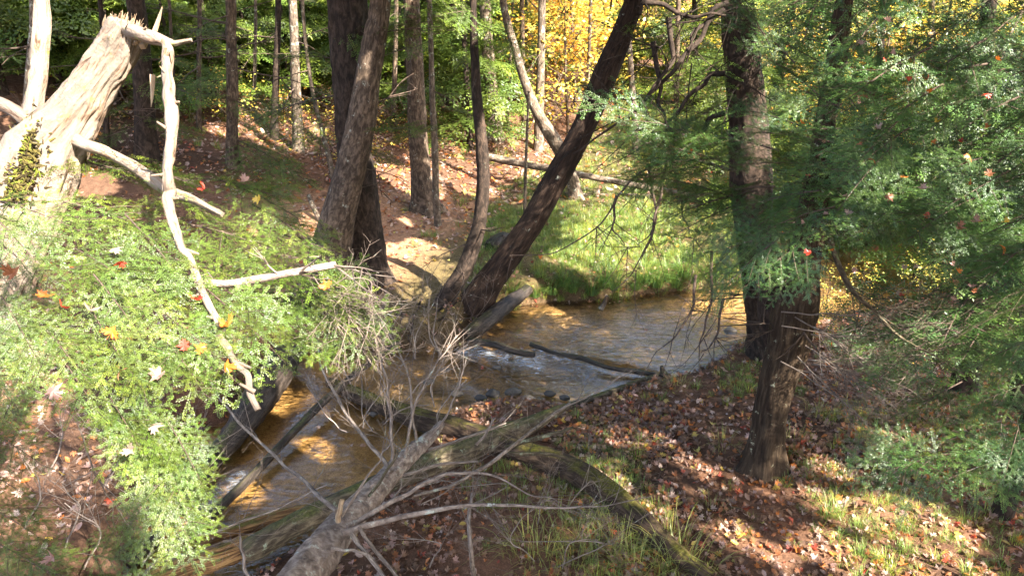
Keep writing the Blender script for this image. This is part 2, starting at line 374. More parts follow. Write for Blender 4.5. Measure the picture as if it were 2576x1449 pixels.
nx, ny = len(xs), len(ys); i, j = np.meshgrid(np.arange(ny - 1), np.arange(nx - 1), indexing='ij'); b = (i * nx + j).ravel()
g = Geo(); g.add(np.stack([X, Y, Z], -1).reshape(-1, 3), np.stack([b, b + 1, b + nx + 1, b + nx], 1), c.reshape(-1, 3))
tag(link('ground', make_mesh('ground', g, M_ground)), 'leaf strewn forest floor with stream banks and hillside', kind='structure')

# water sheet: every grid cell near the stream, stepped down at the dam
bx0, by0 = STREAM.min(0) - 0.3; bx1, by1 = STREAM.max(0) + 0.3
xs = np.unique(np.concatenate([np.arange(bx0, min(bx1, 6), 0.05), np.arange(min(bx1, 6), bx1, 0.3)])); ys = np.arange(by0, by1, 0.05)
X, Y = np.meshgrid(xs, ys); d, ins, near, u = fields(X, Y); up = upstream(X, Y)
f1 = segdist(X, Y, zpoly([(1185, 880), (1240, 888), (1335, 908)]), False); f2 = segdist(X, Y, zpoly([(1345, 885), (1420, 905), (1500, 930)]), False)
f3 = segdist(X, Y, zpoly([(1150, 965), (1200, 985)]), False); f4 = segdist(X, Y, zpoly([(600, 1190), (520, 1280), (480, 1310)]), False)
foam = np.clip(smooth(0.30, 0.02, f1) * 1.0 + smooth(0.16, 0.0, f2) * 0.7 + smooth(0.20, 0.0, f4) * .6 + smooth(0.12, 0.0, f3) * .45, 0, 1)
turb = np.clip(0.20 + 0.5 * smooth(1.5, 0.1, f1) + 0.5 * smooth(1.3, 0.1, f3) + 0.30 * up * smooth(3.5, .5, segdist(X, Y, zpoly([(1500, 800), (1750, 800)]), False)) + .3 * smooth(.7, 0, f4), 0, .9)
Zw = up * 0.055 - 0.01 + 0.012 * vnoise(np.stack([X * 7 + Y * 3, Y * 9, 0 * X], -1), 31) * turb + 0.03 * foam * vnoise(np.stack([X * 14, Y * 14, 0 * X], -1), 32)
ok = (ins | (d < 0.25)); nx, ny = len(xs), len(ys)
i, j = np.meshgrid(np.arange(ny - 1), np.arange(nx - 1), indexing='ij'); keep = (ok[:-1, :-1] & ok[1:, 1:] & ok[1:, :-1] & ok[:-1, 1:]).ravel()
b = (i * nx + j).ravel()[keep]
g = Geo(); g.add(np.stack([X, Y, Zw], -1).reshape(-1, 3), np.stack([b, b + 1, b + nx + 1, b + nx], 1), np.stack([foam, turb, up], -1).reshape(-1, 3))
tag(link('stream_water', make_mesh('stream_water', g, M_water)), 'shallow clear stream over golden sand', kind='structure')

# ------------------------------------------------------------------ foliage templates
def frond_segments(L, step, sub, rng):
    segs = [((0, 0), (L, 0))]
    n = max(3, int(L / step))
    for q in range(n):
        t = 0.06 + 0.9 * q / n; s = 1 if q % 2 else -1
        l = (0.46 * L * (1 - t) ** 0.85 + 0.025) * rng.uniform(.8, 1.15); a = s * math.radians(rng.uniform(48, 60))
        p = np.array([t * L, 0]); dr = np.array([math.cos(a), math.sin(a)]); e = p + dr * l; segs.append((p, e))
        if sub and l > 0.12:
            m = int(l / 0.06)
            for w in range(m):
                v = 0.15 + 0.75 * w / m; s2 = 1 if w % 2 else -1; a2 = a + s2 * math.radians(rng.uniform(40, 52))
                l2 = 0.36 * l * (1 - v) + 0.014; p2 = p + dr * l * v
                segs.append((p2, p2 + np.array([math.cos(a2), math.sin(a2)]) * l2))
    return segs
def needles_on(segs, spacing, nl, nw, rng):
    """flat two-ranked needles along every twig: quads in the frond's plane"""
    P, D, B = [], [], []
    for a, b in segs:
        br = rng.uniform(.62, 1.4)
        a = np.asarray(a, float); b = np.asarray(b, float); l = np.linalg.norm(b - a); m = max(1, int(l / spacing)); d = (b - a) / (l + 1e-9)
        t = (np.arange(m) + 0.5) / m
        for s in (1, -1):
            ang = s * math.radians(62); dr = np.array([d[0] * math.cos(ang) - d[1] * math.sin(ang), d[0] * math.sin(ang) + d[1] * math.cos(ang)])
            P.append(a + (b - a) * t[:, None]); D.append(np.broadcast_to(dr, (m, 2))); B.append(np.full(m, br))
        P.append(b[None]); D.append(d[None]); B.append(np.array([br]))
    needles_on.bright = np.concatenate(B); P = np.vstack(P); D = np.vstack(D) + rng.normal(0, .16, (len(P), 2)); D /= np.linalg.norm(D, axis=1)[:, None]
    N = np.stack([-D[:, 1], D[:, 0]], 1); l = nl * rng.uniform(.75, 1.15, (len(P), 1))
    z = rng.normal(0, nl * 0.16, (len(P), 1)); z1 = rng.normal(0, nl * .3, (len(P), 1))
    q = [np.hstack([P - N * nw * .35, z]), np.hstack([P + D * l * .55 - N * nw * .5, z + z1 * .5]), np.hstack([P + D * l, z + z1]), np.hstack([P + D * l * .55 + N * nw * .5, z + z1 * .5])]
    V = np.stack(q, 1).reshape(-1, 3); F = np.arange(len(V)).reshape(-1, 4); return V, F
def bough_geo(seed, nfr, step, sub, spacing, nl, nw, stem=True, Lb=1.0, tipcol=1.5):
    """a flat drooping bough of side fronds along +X, about 1 m long"""
    rng = np.random.default_rng(seed); g = Geo(); bend = rng.normal(0, .06)
    def axis(t): return np.array([t * Lb, bend * t * t, -0.17 * t * t * Lb])
    if stem:
        tube(g, [axis(t) for t in (0, .3, .6, .85, 1)], [.011, .008, .006, .004, .002], n=8, k=5, mat=1, cap=False)
    for q in range(nfr):
        t = 0.08 + 0.92 * (q / (nfr - 1)) ** 0.9; s = 1 if q % 2 else -1; last = q == nfr - 1
        L = (0.58 * (1 - t) ** 0.75 + 0.17) * rng.uniform(.75, 1.2) * (0.72 if t < .15 else 1)
        a = (0 if last else s * math.radians(rng.uniform(38, 62))) + bend
        V, F = needles_on(frond_segments(L, step, sub, rng), spacing, nl, nw, rng)
        r = np.hypot(V[:, 0], V[:, 1]); V[:, 2] += -0.32 * r * r + 0.03 * np.sin(V[:, 0] * 9 + q)
        tilt = rng.normal(0, .22); roll = np.array([[1, 0, 0], [0, math.cos(tilt), -math.sin(tilt)], [0, math.sin(tilt), math.cos(tilt)]])
        pit = rng.normal(-.02, .12); pm = np.array([[math.cos(pit), 0, math.sin(pit)], [0, 1, 0], [-math.sin(pit), 0, math.cos(pit)]])
        rz = np.array([[math.cos(a), -math.sin(a), 0], [math.sin(a), math.cos(a), 0], [0, 0, 1]])
        W = V @ (rz @ pm @ roll).T + axis(t)
        base = np.array([0.088, 0.142, 0.022]) * rng.uniform(.8, 1.15) * np.array([rng.uniform(.9, 1.25), 1, rng.uniform(.8, 1.3)])
        k = smooth(.55, 1.0, r / L)[:, None]; col = base * (1 - k) + base * np.array([1.45, 1.35, .95]) * k * tipcol / 1.5 + 0 * W
        col = np.repeat(col.reshape(-1, 4, 3)[:, :1], 4, 1).reshape(-1, 3) * np.repeat(rng.uniform(.85, 1.15, (len(W) // 4, 1)) * needles_on.bright[:, None], 4, 0)
        g.add(W, F, col)
        if stem:
            tube(g, [axis(t), axis(t) + rz @ pm @ roll @ np.array([L * .5, 0, -.32 * .25 * L * L]), axis(t) + rz @ pm @ roll @ np.array([L, 0, -.32 * L * L])], [.004, .003, .001], n=4, k=3, mat=1, cap=False)
    return g
HI = [make_mesh('bough_fine', bough_geo(s, 12, .070, True, .0098, .0195, .0066), [M_needle, M_twig]) for s in range(5)]
HIR = [make_mesh('bough_shade_tint', bough_geo(70 + s, 12, .070, True, .0098, .0195, .0066), [M_needle_shade, M_twig]) for s in range(4)]
MEDR = [make_mesh('bough_shade_tint_medium', bough_geo(80 + s, 14, .075, False, .016, .028, .010), [M_needle_shade, M_twig]) for s in range(3)]
MED = [make_mesh('bough_medium', bough_geo(20 + s, 14, .075, False, .016, .028, .010), [M_needle, M_twig]) for s in range(5)]
LOG = [bough_geo(40 + s, 16, .085, False, .04, .06, .024, stem=False) for s in range(4)]
LO = [g.arr() for g in LOG]
CAN = [bough_geo(60 + s, 12, .12, False, .055, .085, .05, stem=False).arr() for s in range(3)]
# sample points of the fine boughs, to rest leaves on them
def frame(p0, p1, roll=0.0, up=(0, 0, 1), Lt=1.0, wide=1.0):
    p0 = np.asarray(p0, float); p1 = np.asarray(p1, float); x = p1 - p0; L = np.linalg.norm(x); x /= L
    z = np.asarray(up, float); z = z - x * np.dot(z, x); z /= np.linalg.norm(z) + 1e-9; y = np.cross(z, x)
    c, s = math.cos(roll), math.sin(roll); y, z = y * c + z * s, z * c - y * s
    m = np.eye(4); k = L / Lt; m[:3, 0] = x * k; m[:3, 1] = y * k * wide; m[:3, 2] = z * k; m[:3, 3] = p0; return m

# places where a gap is cut in the canopy to let the sun through: (point, radius)
GAPS = []
def gap(x, y, r, Y=None, D=None, z=None):
    p = onground(x, y) if (D is None and z is None) else (atD(x, y, D) if D is not None else atZ(x, y, z)); GAPS.append((np.asarray(p), r))
SN = np.array(SUN)
def sunlit(P, extra=0.0, fuzz=0.0):
    """True where a leaf at P would stand in one of the sun gaps"""
    k = np.zeros(len(P), bool); nz = 1 + fuzz * 0.5 * vnoise(P * 1.1, 77)
    for p, r in GAPS:
        Q = P - p; t = Q @ SN; dd = np.linalg.norm(Q - t[:, None] * SN, axis=1)
        k |= (t > 0.6) & (dd < r * nz + extra)
    return k
def carve(arrs):
    """drop the leaves that would stand in a sun gap or hang down into the view"""
    V, Fl, C, U, Ml = arrs
    F4 = np.concatenate([f for f in Fl if f.shape[1] == 4]); Mm = np.concatenate([m for f, m in zip(Fl, Ml) if f.shape[1] == 4])
    cpt = V[F4].mean(1); k = ~sunlit(cpt, .09, fuzz=.7)
    x, y, d = project(cpt); dm = np.maximum(d, .15); k &= ~((d > -0.3) & (d < 60) & (np.abs(x - 1288) < 1400 + 1500 / dm) & (y > -60 - 1400 / dm) & (y < 1600)); k &= np.linalg.norm(cpt - CAMP, axis=1) > 1.6
    F4 = F4[k]; Mm = Mm[k]
    if len(F4) == 0: F4 = np.concatenate([f for f in Fl if f.shape[1] == 4])[:1]; Mm = np.zeros(1, int)
    used = np.unique(F4); remap = np.zeros(len(V), int); remap[used] = np.arange(len(used))
    g = Geo(); g.V = [V[used]]; g.F = [remap[F4]]; g.C = [C[used]]; g.U = [U[used]]; g.M = [Mm]; g.n = len(used); return g

def crown_geo(base, zlo, zhi, R, n, rng, tmpl, top=None, carved=True, lean=(0, 0), tint=1.0, halo=0.0):
    g = Geo(); mats = []; cm = []; picks = []
    for q in range(n):
        t = (q + rng.uniform(0, 1)) / n; z = zlo + (zhi - zlo) * t; a = q * 2.4 + rng.uniform(-.5, .5)
        L = (R * (1 - t) ** .7 + .6) * rng.uniform(.7, 1.15)
        p0 = np.array([base[0] + lean[0] * (z - base[2]), base[1] + lean[1] * (z - base[2]), z])
        p1 = p0 + np.array([math.cos(a) * L, math.sin(a) * L, rng.uniform(-.12, .12) * L])
        mats.append(frame(p0, p1, rng.normal(0, .2), wide=1.0)); cm.append(tint * rng.uniform(.75, 1.25)); picks.append(rng.integers(len(tmpl)))
    for k in range(len(tmpl)):
        sel = [q for q in range(n) if picks[q] == k]
        if sel: g.stamp(tmpl[k], [mats[q] for q in sel], [cm[q] for q in sel])
    return carve(g.arr()) if carved else g

# --- gaps of sunlight in the photograph
for a in [(1040, 470, .55), (1010, 445, .5), (1130, 420, .7), (1150, 330, 1.0), (1010, 560, .12), (1100, 690, .45), (1020, 690, .4), (1000, 640, .35), (1080, 620, .3), (1190, 700, .42), (1270, 700, .42), (1350, 700, .42), (1450, 670, .45), (1540, 650, .5), (1640, 640, .5), (1740, 650, .36),
          (1500, 600, .3), (1030, 745, .14), (2130, 1290, .20), (2250, 1330, .26), (2350, 1325, .22), (2100, 1390, .22), (2200, 1430, .26), (2390, 1420, .2), (2040, 1250, .08), (1620, 1085, .18), (1560, 1105, .1), (1750, 1180, .10), (1650, 1300, .10), (1850, 1350, .12), (1500, 1180, .09), (2200, 1100, .10), (1950, 1400, .10), (1780, 1050, .08), (2080, 1180, .08), (700, 1010, .2), (780, 1130, .2), (620, 1240, .15), (1450, 820, .15), (1650, 850, .18),
          (1200, 480, .35), (790, 560, .22), (760, 590, .2), (700, 330, .9), (640, 250, 1.0), (1500, 450, .6), (1700, 480, .5), (1850, 730, .12), (2150, 760, .3), (250, 460, .25), (560, 330, .3), (1620, 560, .3)]: gap(a[0], a[1], a[2] * (1.2 if a[1] < 900 else .95))
for a in [(1250, 300, 1.0), (1400, 250, 1.6), (1500, 200, 1.6), (600, 120, 1.5), (800, 100, 1.5), (350, 150, 1.2), (1700, 300, 1.3), (2250, 200, 1.5), (1000, 200, 1.2), (1850, 350, 1.2), (900, 250, 1.0), (1400, 120, 3.0), (700, 60, 3.0), (900, 40, 3.5), (400, 60, 2.5), (1600, 80, 3.0), (100, 80, 2.5), (2250, 60, 2.5)]: gap(*a)
for a in [(250, 130, .22, 4.2), (200, 260, .26, 4.2), (130, 380, .24, 4.2), (60, 500, .26, 4.2), (100, 100, .16, 4.3), (100, 230, .14, 4.3), (330, 60, .2, 4.1), (380, 100, .14, 4.0), (430, 250, .17, 3.7), (425, 400, .15, 3.6), (450, 560, .12, 3.5), (300, 420, .12, 4.1), (520, 720, .1, 3.4), (630, 960, .07, 3.2),
          (430, 470, .20, 3.8), (560, 520, .25, 3.8), (640, 600, .28, 3.8), (720, 680, .26, 3.9), (820, 690, .26, 3.9), (880, 760, .24, 3.9), (900, 840, .18, 3.9), (520, 660, .24, 3.8), (300, 560, .2, 3.7), (150, 580, .2, 3.5), (60, 600, .2, 3.4), (400, 650, .16, 3.5), (650, 740, .16, 3.7), (800, 800, .15, 3.9), (200, 700, .12, 3.2), (250, 940, .16, 3.1), (160, 960, .1, 3.0), (350, 970, .1, 3.1), (100, 640, .14, 3.2), (420, 1050, .05, 3.2),
          (2330, 400, .10, 4.2), (2150, 500, .07, 4.5), (2450, 640, .08, 4.3), (2250, 60, .08, 4.6), (2130, 330, .09, 4.6), (2550, 330, .10, 4.2), (2540, 80, .08, 4.4), (2500, 480, .08, 4.2), (1620, 330, .06, 5.0), (2560, 800, .08, 4.5), (2420, 900, .07, 4.8), (2020, 260, .07, 4.7), (1920, 120, .07, 4.8), (1700, 400, .07, 5.0), (1950, 680, .06, 4.4), (2400, 250, .08, 4.5), (2470, 1130, .12, 4.5), (1600, 240, .06, 5.0), (2480, 260, .05, 4.5),
          (250, 600, .25, 3.5), (420, 560, .25, 3.8), (560, 640, .28, 3.8), (760, 740, .25, 3.9), (620, 860, .12, 3.3), (440, 1130, .13, 3.1), (350, 1030, .14, 3.0), (500, 960, .12, 3.2), (200, 860, .16, 3.0), (80, 880, .14, 2.9), (480, 1340, .10, 3.1), (340, 760, .2, 3.2), (930, 120, .1, 9.0), (900, 700, .0, 9.0), (1860, 90, .0, 6)]: gap(a[0], a[1], a[2], D=a[3])
GAPS = [q for q in GAPS if q[1] > 0.01]

# ------------------------------------------------------------------ trees
def tree_path(pts, Y=None, top=13.0, ground=True):
    """pts: (x, y, width) in the picture, base first; returns world path and radii, carried on above the frame"""
    b = onground(pts[0][0], pts[0][1])
    if Y is None: Y = b[1]
    P = []; R = []
    for x, y, w in pts:
        p = atY(x, y, Y); P.append(p); R.append(w / 2 / FPX * depth(p))
    if ground: P[0][2] = tz(P[0][0], P[0][1]) - 0.06
    if top:
        d = P[-1] - P[-2]; d = d / np.linalg.norm(d); d = d * .6 + np.array([0, 0, .55]); d /= np.linalg.norm(d); z = P[-1][2]
        n = 4
        for q in range(1, n + 1): P.append(P[-1] + d * (top - z) / n / max(d[2], .3)); R.append(R[-1] * (0.86 - .06 * q))
    return np.array(P), np.array(R)
def bare_branch(g, p, dr, L, r, rng, depthn=2, mat=0, droop=-.1, k=4, sub=3):
    dr = np.asarray(dr, float); dr /= np.linalg.norm(dr); P = [np.asarray(p, float)]; q = dr.copy()
    for s in range(4):
        q = q + rng.normal(0, .10, 3) + np.array([0, 0, droop]) * .35; q /= np.linalg.norm(q); P.append(P[-1] + q * L / 4)
    tube(g, P, np.linspace(r, r * .3, 5), n=7, k=k, mat=mat, cap=False)
    if depthn > 0:
        for s in range(sub):
            t = rng.uniform(.25, .95); i = min(int(t * 4), 3); pp = P[i] + (P[i + 1] - P[i]) * (t * 4 - i)
            dd = (P[i + 1] - P[i]); dd = dd / np.linalg.norm(dd) + rng.normal(0, .55, 3); bare_branch(g, pp, dd, L * rng.uniform(.35, .55), r * .5, rng, depthn - 1, mat, droop, 3, sub)
    return P
def conifer(name, label, pts, mat, k=20, Y=None, flare=.35, ridge=.006, crown=(6.3, 13.0, 3.0, 26), top=13.0, boughs=(), dead=0, rough=.08, group=None, cat='tree', seed=0, nring=90, deadlen=.8, deadrange=(.1, .5)):
    P, R = tree_path(pts, Y, top); t = thing(name, label, cat, P[0] + np.array([0, 0, .06]), group); rng = np.random.default_rng(seed + 100)
    g = Geo(); C, r = tube(g, P, R, n=nring, k=k, rough=rough, rs=seed, flare=flare, ridge=ridge); part('trunk', g, mat, t)
    if crown:
        z0, z1, RR, n = crown; top_ = P[-1]
        cg = Geo(); mats = {i: [] for i in range(len(CAN))}
        i0 = np.searchsorted(C[:, 2], z0) if C[-1, 2] > z0 else len(C) - 1
        for q in range(n):
            f = (q + rng.uniform(0, 1)) / n; i = min(int(i0 + (len(C) - 1 - i0) * f), len(C) - 1); a = q * 2.4 + rng.uniform(-.4, .4); L = (RR * (1 - f) ** .6 + .7) * rng.uniform(.75, 1.15)
            mats[q % len(CAN)].append(frame(C[i], C[i] + np.array([math.cos(a) * L, math.sin(a) * L, rng.uniform(.0, .2) * L]), rng.normal(0, .2)))
        for i in mats: cg.stamp(CAN[i], mats[i])
        part('crown', carve(cg.arr()), M_needle, t, False)
    for b in boughs:           # (x0,y0,x1,y1,[dy]) in the picture; the tip is nearer or farther by dy metres
        x0, y0, x1, y1 = b[:4]; dy = b[4] if len(b) > 4 else rng.uniform(-.6, .3); Yb = P[0][1] if Y is None else Y
        p0 = atY(x0, y0, Yb); p1 = atY(x1, y1, Yb + dy)
        if sunlit(np.array([p0 * .6 + p1 * .4, p0 * .2 + p1 * .8]), .15).any() and np.linalg.norm(p1 - p0) < 9 and Yb > 9 and y0 > 120: continue
        o = link('bough', MED[rng.integers(len(MED))], t, frame(p0 - np.array(t.location), p1 - np.array(t.location), rng.normal(0, .3)))
    for q in range(dead):
        f = rng.uniform(*deadrange); i = int(f * len(C)); a = rng.uniform(-math.pi, math.pi); g = Geo()
        bare_branch(g, C[i], (math.cos(a), math.sin(a), rng.uniform(-.3, .3)), deadlen * rng.uniform(.5, 1.3), .008 + .01 * rng.random(), rng, 2)
        part('dead_branch', g, M_twig, t)
    return t, C, r

# the trees whose trunks stand in the picture
conifer('hemlock_tree', 'thick leaning brown trunk in front of the straight dark one by the needle covered ground', [(800, 668, 118), (838, 600, 92), (868, 480, 78), (903, 340, 72), (925, 200, 62), (945, 80, 56), (956, 0, 52)], M_bark, k=40, Y=9.7, flare=.45, ridge=.010, seed=1, nring=170, dead=3, deadrange=(.1, .4),
        boughs=[(930, 90, 1120, 40), (935, 330, 1080, 300), (900, 360, 1010, 400)])
conifer('hemlock_tree', 'wide straight trunk with black furrowed bark behind the thick leaning one', [(916, 708, 104), (913, 610, 97), (902, 480, 88), (884, 330, 80), (880, 200, 84), (876, 90, 90), (872, 0, 94)], M_barkdk, k=40, flare=.45, ridge=.016, seed=2, nring=170, dead=4, deadrange=(.2, .5),
        boughs=[(850, 150, 700, 120), (850, 240, 620, 270), (850, 300, 690, 330), (860, 60, 1000, 110)])
conifer('hemlock_tree', 'straight brown trunk with sunny left edge on the needle covered slope', [(1072, 528, 62), (1062, 470, 52), (1052, 350, 46), (1045, 200, 42), (1038, 60, 40), (1035, 0, 40)], M_bark, k=24, flare=.6, ridge=.008, seed=3, dead=5, deadrange=(.15, .5),
        boughs=[(1045, 130, 900, 190), (1050, 60, 1180, 30), (1040, 180, 1150, 210), (1040, 200, 960, 260), (1040, 260, 1150, 300), (1045, 0, 930, 60), (1050, 320, 980, 350)])
conifer('hemlock_sapling', 'slim pale brown stem right of the straight trunk on the slope', [(1102, 568, 18), (1096, 480, 17), (1095, 400, 17), (1088, 260, 15), (1084, 120, 13), (1080, 0, 12)], M_pale, k=10, flare=.1, ridge=.002, seed=4, crown=(5.5, 9, 1.5, 16), top=9, dead=3,
        boughs=[(1090, 180, 1180, 160), (1090, 100, 1010, 130), (1085, 40, 1190, 60)])
conifer('curved_tree', 'slender curved dark trunk rising beside the long leaning trunk', [(1112, 765, 46), (1130, 735, 42), (1166, 680, 40), (1193, 610, 38), (1206, 560, 34), (1215, 470, 32), (1212, 370, 30), (1200, 250, 25), (1193, 120, 20), (1190, 0, 15)], M_barkdk, k=20, flare=.15, ridge=.005, seed=5, nring=110, crown=(5.5, 10, 2.2, 24), top=10, dead=5, deadlen=.9, deadrange=(.15, .6),
        boughs=[(1200, 250, 1290, 270), (1195, 120, 1130, 180), (1200, 60, 1330, 120), (1205, 300, 1130, 260), (1190, 180, 1100, 120), (1195, 30, 1100, 20), (1205, 210, 1300, 180), (1215, 400, 1120, 430)])
conifer('leaning_tree', 'long dark trunk leaning far to the right from the stream bank', [(1190, 768, 76), (1222, 722, 66), (1262, 665, 63), (1340, 555, 61), (1402, 445, 60), (1466, 325, 58), (1520, 195, 60), (1560, 100, 54), (1590, 20, 50), (1596, 0, 50)], M_barkred_shade, k=36, flare=.25, ridge=.008, seed=6, nring=150, dead=3, deadrange=(.35, .55),
        boughs=[(1560, 60, 1690, 90), (1500, 250, 1600, 300)])
conifer('hemlock_tree', 'straight grey brown trunk on the far left hillside, above the pale boughs', [(585, 420, 34), (584, 370, 29), (584, 200, 28), (581, 90, 25), (580, 0, 24)], M_bark, k=18, flare=.2, ridge=.006, seed=7, dead=7, deadlen=1.6, deadrange=(.1, .5),
        boughs=[(585, 90, 480, 60), (585, 250, 700, 300), (590, 140, 760, 160), (590, 350, 800, 430), (590, 360, 720, 420), (580, 200, 450, 210)])
conifer('hemlock_tree', 'shaded trunk just right of the broken tree top', [(368, 400, 58), (366, 340, 50), (360, 200, 46), (350, 80, 44), (340, 0, 44)], M_barkdk, k=20, flare=.15, ridge=.008, seed=8, dead=5, deadlen=1.4,
        boughs=[(365, 250, 250, 280), (365, 300, 500, 320), (360, 150, 480, 140), (360, 60, 250, 100), (365, 200, 520, 230), (350, 320, 200, 350)])
conifer('hemlock_tree', 'mossy footed trunk with a lit side at the foot of the ridge', [(1246, 352, 44), (1242, 310, 34), (1236, 230, 32), (1226, 120, 30), (1220, 0, 28)], M_pale, k=18, flare=.25, ridge=.006, seed=9, dead=1,
        boughs=[(1236, 180, 1130, 200), (1236, 120, 1320, 110)])
conifer('crooked_tree', 'crooked orange brown trunk leaning left over the far log', [(1450, 500, 34), (1444, 470, 30), (1432, 425, 27), (1398, 360, 34), (1352, 285, 27), (1318, 200, 22), (1298, 130, 20), (1270, 30, 18)], M_pale, k=16, flare=.25, ridge=.004, seed=10, crown=(6, 10, 2, 18), top=9, dead=2)
conifer('hemlock_tree', 'tall shaggy trunk standing behind the hemlock boughs on the right', [(1932, 888, 104), (1924, 830, 84), (1910, 740, 74), (1898, 600, 88), (1890, 450, 104), (1880, 300, 92), (1866, 150, 84), (1856, 0, 76)], M_barkdk, k=36, flare=.2, ridge=.012, seed=11, nring=150, dead=9, deadlen=1.3, deadrange=(.12, .55),
        boughs=[(1850, 130, 1700, 210), (1850, 60, 1680, 60), (1870, 560, 1740, 640), (1860, 240, 1650, 330), (1880, 640, 1740, 760)])
Lt, LC, Lr = conifer('forked_tree', 'front trunk on the right with pale lichen flecks near its foot', [(1917, 1180, 88), (1928, 1100, 76), (1950, 980, 84), (1985, 860, 104), (2000, 770, 106), (2025, 640, 80), (2050, 500, 66), (2068, 380, 52), (2085, 260, 45), (2108, 130, 42), (2125, 0, 38)], M_barkmoss, k=40, flare=.45, ridge=.011, seed=12, nring=190, dead=9, deadlen=.7, deadrange=(.12, .34))
g = Geo(); P = [atY(x, y, 6.9) for x, y in ((1950, 900), (1952, 800), (1945, 700), (1925, 600))]; tube(g, P, [.10, .17, .13, .09], n=30, k=24, ridge=.007, rough=.1, rs=3)
part('side_stem', g, M_barkdk, Lt)
conifer('hemlock_tree', 'dark trunk half hidden by boughs near the right edge', [(2425, 985, 60), (2430, 900, 50), (2440, 760, 48), (2456, 600, 44), (2470, 400, 40), (2480, 200, 36), (2490, 0, 32)], M_barkdk, k=22, flare=.2, ridge=.008, seed=13, dead=5, deadlen=.8)
conifer('pale_sapling', 'thin leaning pale stem left of the thick leaning trunk', [(842, 470, 14), (828, 400, 13), (808, 320, 11), (788, 240, 10), (770, 120, 9), (760, 0, 9)], M_pale, k=8, flare=0, ridge=0, seed=14, crown=None, top=7, dead=3)
conifer('pale_sapling', 'short broken pale stem leaning at the foot of the thick leaning trunk', [(808, 558, 14), (790, 525, 12), (775, 490, 9)], M_pale, k=8, flare=0, ridge=.002, seed=15, crown=None, top=None)
conifer('pale_sapling', 'bare straight stem in front of the leaning far logs', [(1320, 545, 9), (1322, 440, 8), (1326, 330, 7), (1330, 230, 6)], M_pale, k=7, flare=0, ridge=0, seed=16, crown=None, top=None)
for q, (x, y, w, lab) in enumerate([(1355, 378, 24, 'blue grey trunk in the yellow woods behind the crooked tree'), (1318, 345, 14, 'thin grey stem between the two far pale trunks'), (1276, 330, 9, 'very thin stem right of the mossy footed trunk'), (1180, 300, 12, 'thin dim stem behind the slender curved trunk'),
        (1140, 270, 10, 'thin stem at the crest of the sunny slope'), (1475, 330, 10, 'faint stem right of the yellow foliage'), (1600, 380, 16, 'far trunk at the back of the grassy flat'), (1700, 350, 14, 'far trunk behind the hanging dead branches'), (690, 350, 18, 'dark trunk on the left hillside'),
        (750, 380, 26, 'shaded trunk beside the dark wide trunk on the hillside'), (500, 330, 12, 'thin trunk between the two left hillside trunks'), (270, 380, 14, 'dim trunk behind the broken tree'), (640, 300, 9, 'thin stem on the leafy hillside'), (990, 330, 13, 'trunk at the top of the needle slope'),
        (2200, 520, 20, 'trunk behind the yellow shrubs on the right'), (2330, 470, 18, 'far trunk on the right among boughs'), (2150, 430, 26, 'brown trunk right of the forked tree'), (2250, 330, 14, 'grey far trunk near the top right yellow foliage'), (60, 420, 22, 'dark trunk at the far left edge'), (440, 300, 9, 'slender dim stem behind the hanging branch'), (2540, 400, 40, 'brown trunk at the far right edge')]):
    rng = np.random.default_rng(300 + q); dx = rng.uniform(-26, 26)
    conifer('hemlock_tree' if w > 15 else 'thin_tree', lab, [(x, y, w * 1.15), (x + dx * .1, y - 60, w), (x + dx * .5, y * .5, w * .9), (x + dx, 0, w * .8)], [M_pale, M_bark, M_barkdk][q % 3 if q > 5 else (0 if q != 1 else 1)], k=10, flare=.15, ridge=.003, seed=20 + q,
            crown=(8.5, 12, 1.6, 9) if w > 15 else None, top=12, dead=6 if w > 11 else 3, deadlen=1.6, deadrange=(.04, .4), nring=40)

# unseen trees added outside the frame to shade the stream; crowns cut for sun patches
rng = np.random.default_rng(5); k = 0
cand = [(x, y) for y in np.arange(-13, 26, 2.9) for x in np.arange(-9, 27, 2.9)]
for x, y in cand:
    x += rng.uniform(-.8, .8); y += rng.uniform(-.8, .8)
    if y > 0 and abs(x) < 0.72 * y + 1.6: continue
    if math.hypot(x, y) < 2.2 or (x < -2.5 and y < 6) or y < -9 or (y > 13 and x > 0) or (y > 8 and x > 10) or x > 19 or x + y < -5: continue
    z = tz(x, y); hh = rng.uniform(11, 15); g = Geo(); zz = np.linspace(z, z + hh, 60)
    if sunlit(np.column_stack([zz * 0 + x, zz * 0 + y, zz]), .16).any(): 
        x += .7; y += .5
        if sunlit(np.column_stack([zz * 0 + x, zz * 0 + y, zz]), .1).sum() > 2: continue
    t = thing('added_canopy_tree', 'unseen hemlock added beyond the edge of the view to shade the stream', 'tree', (x, y, z), 'unseen hemlocks added for shade')
    tube(g, [(x, y, z - .05), (x + .1, y, z + 4), (x, y + .1, z + 8), (x, y, z + hh)], [.22, .17, .12, .03], n=20, k=10, rough=.05); part('trunk', g, M_barkdk, t)
    part('crown', crown_geo((x, y, z), z + rng.uniform(5.6, 7.2), z + hh, 3.0, 20, rng, CAN), M_needle, t, False); k += 1
print('added canopy trees', k)

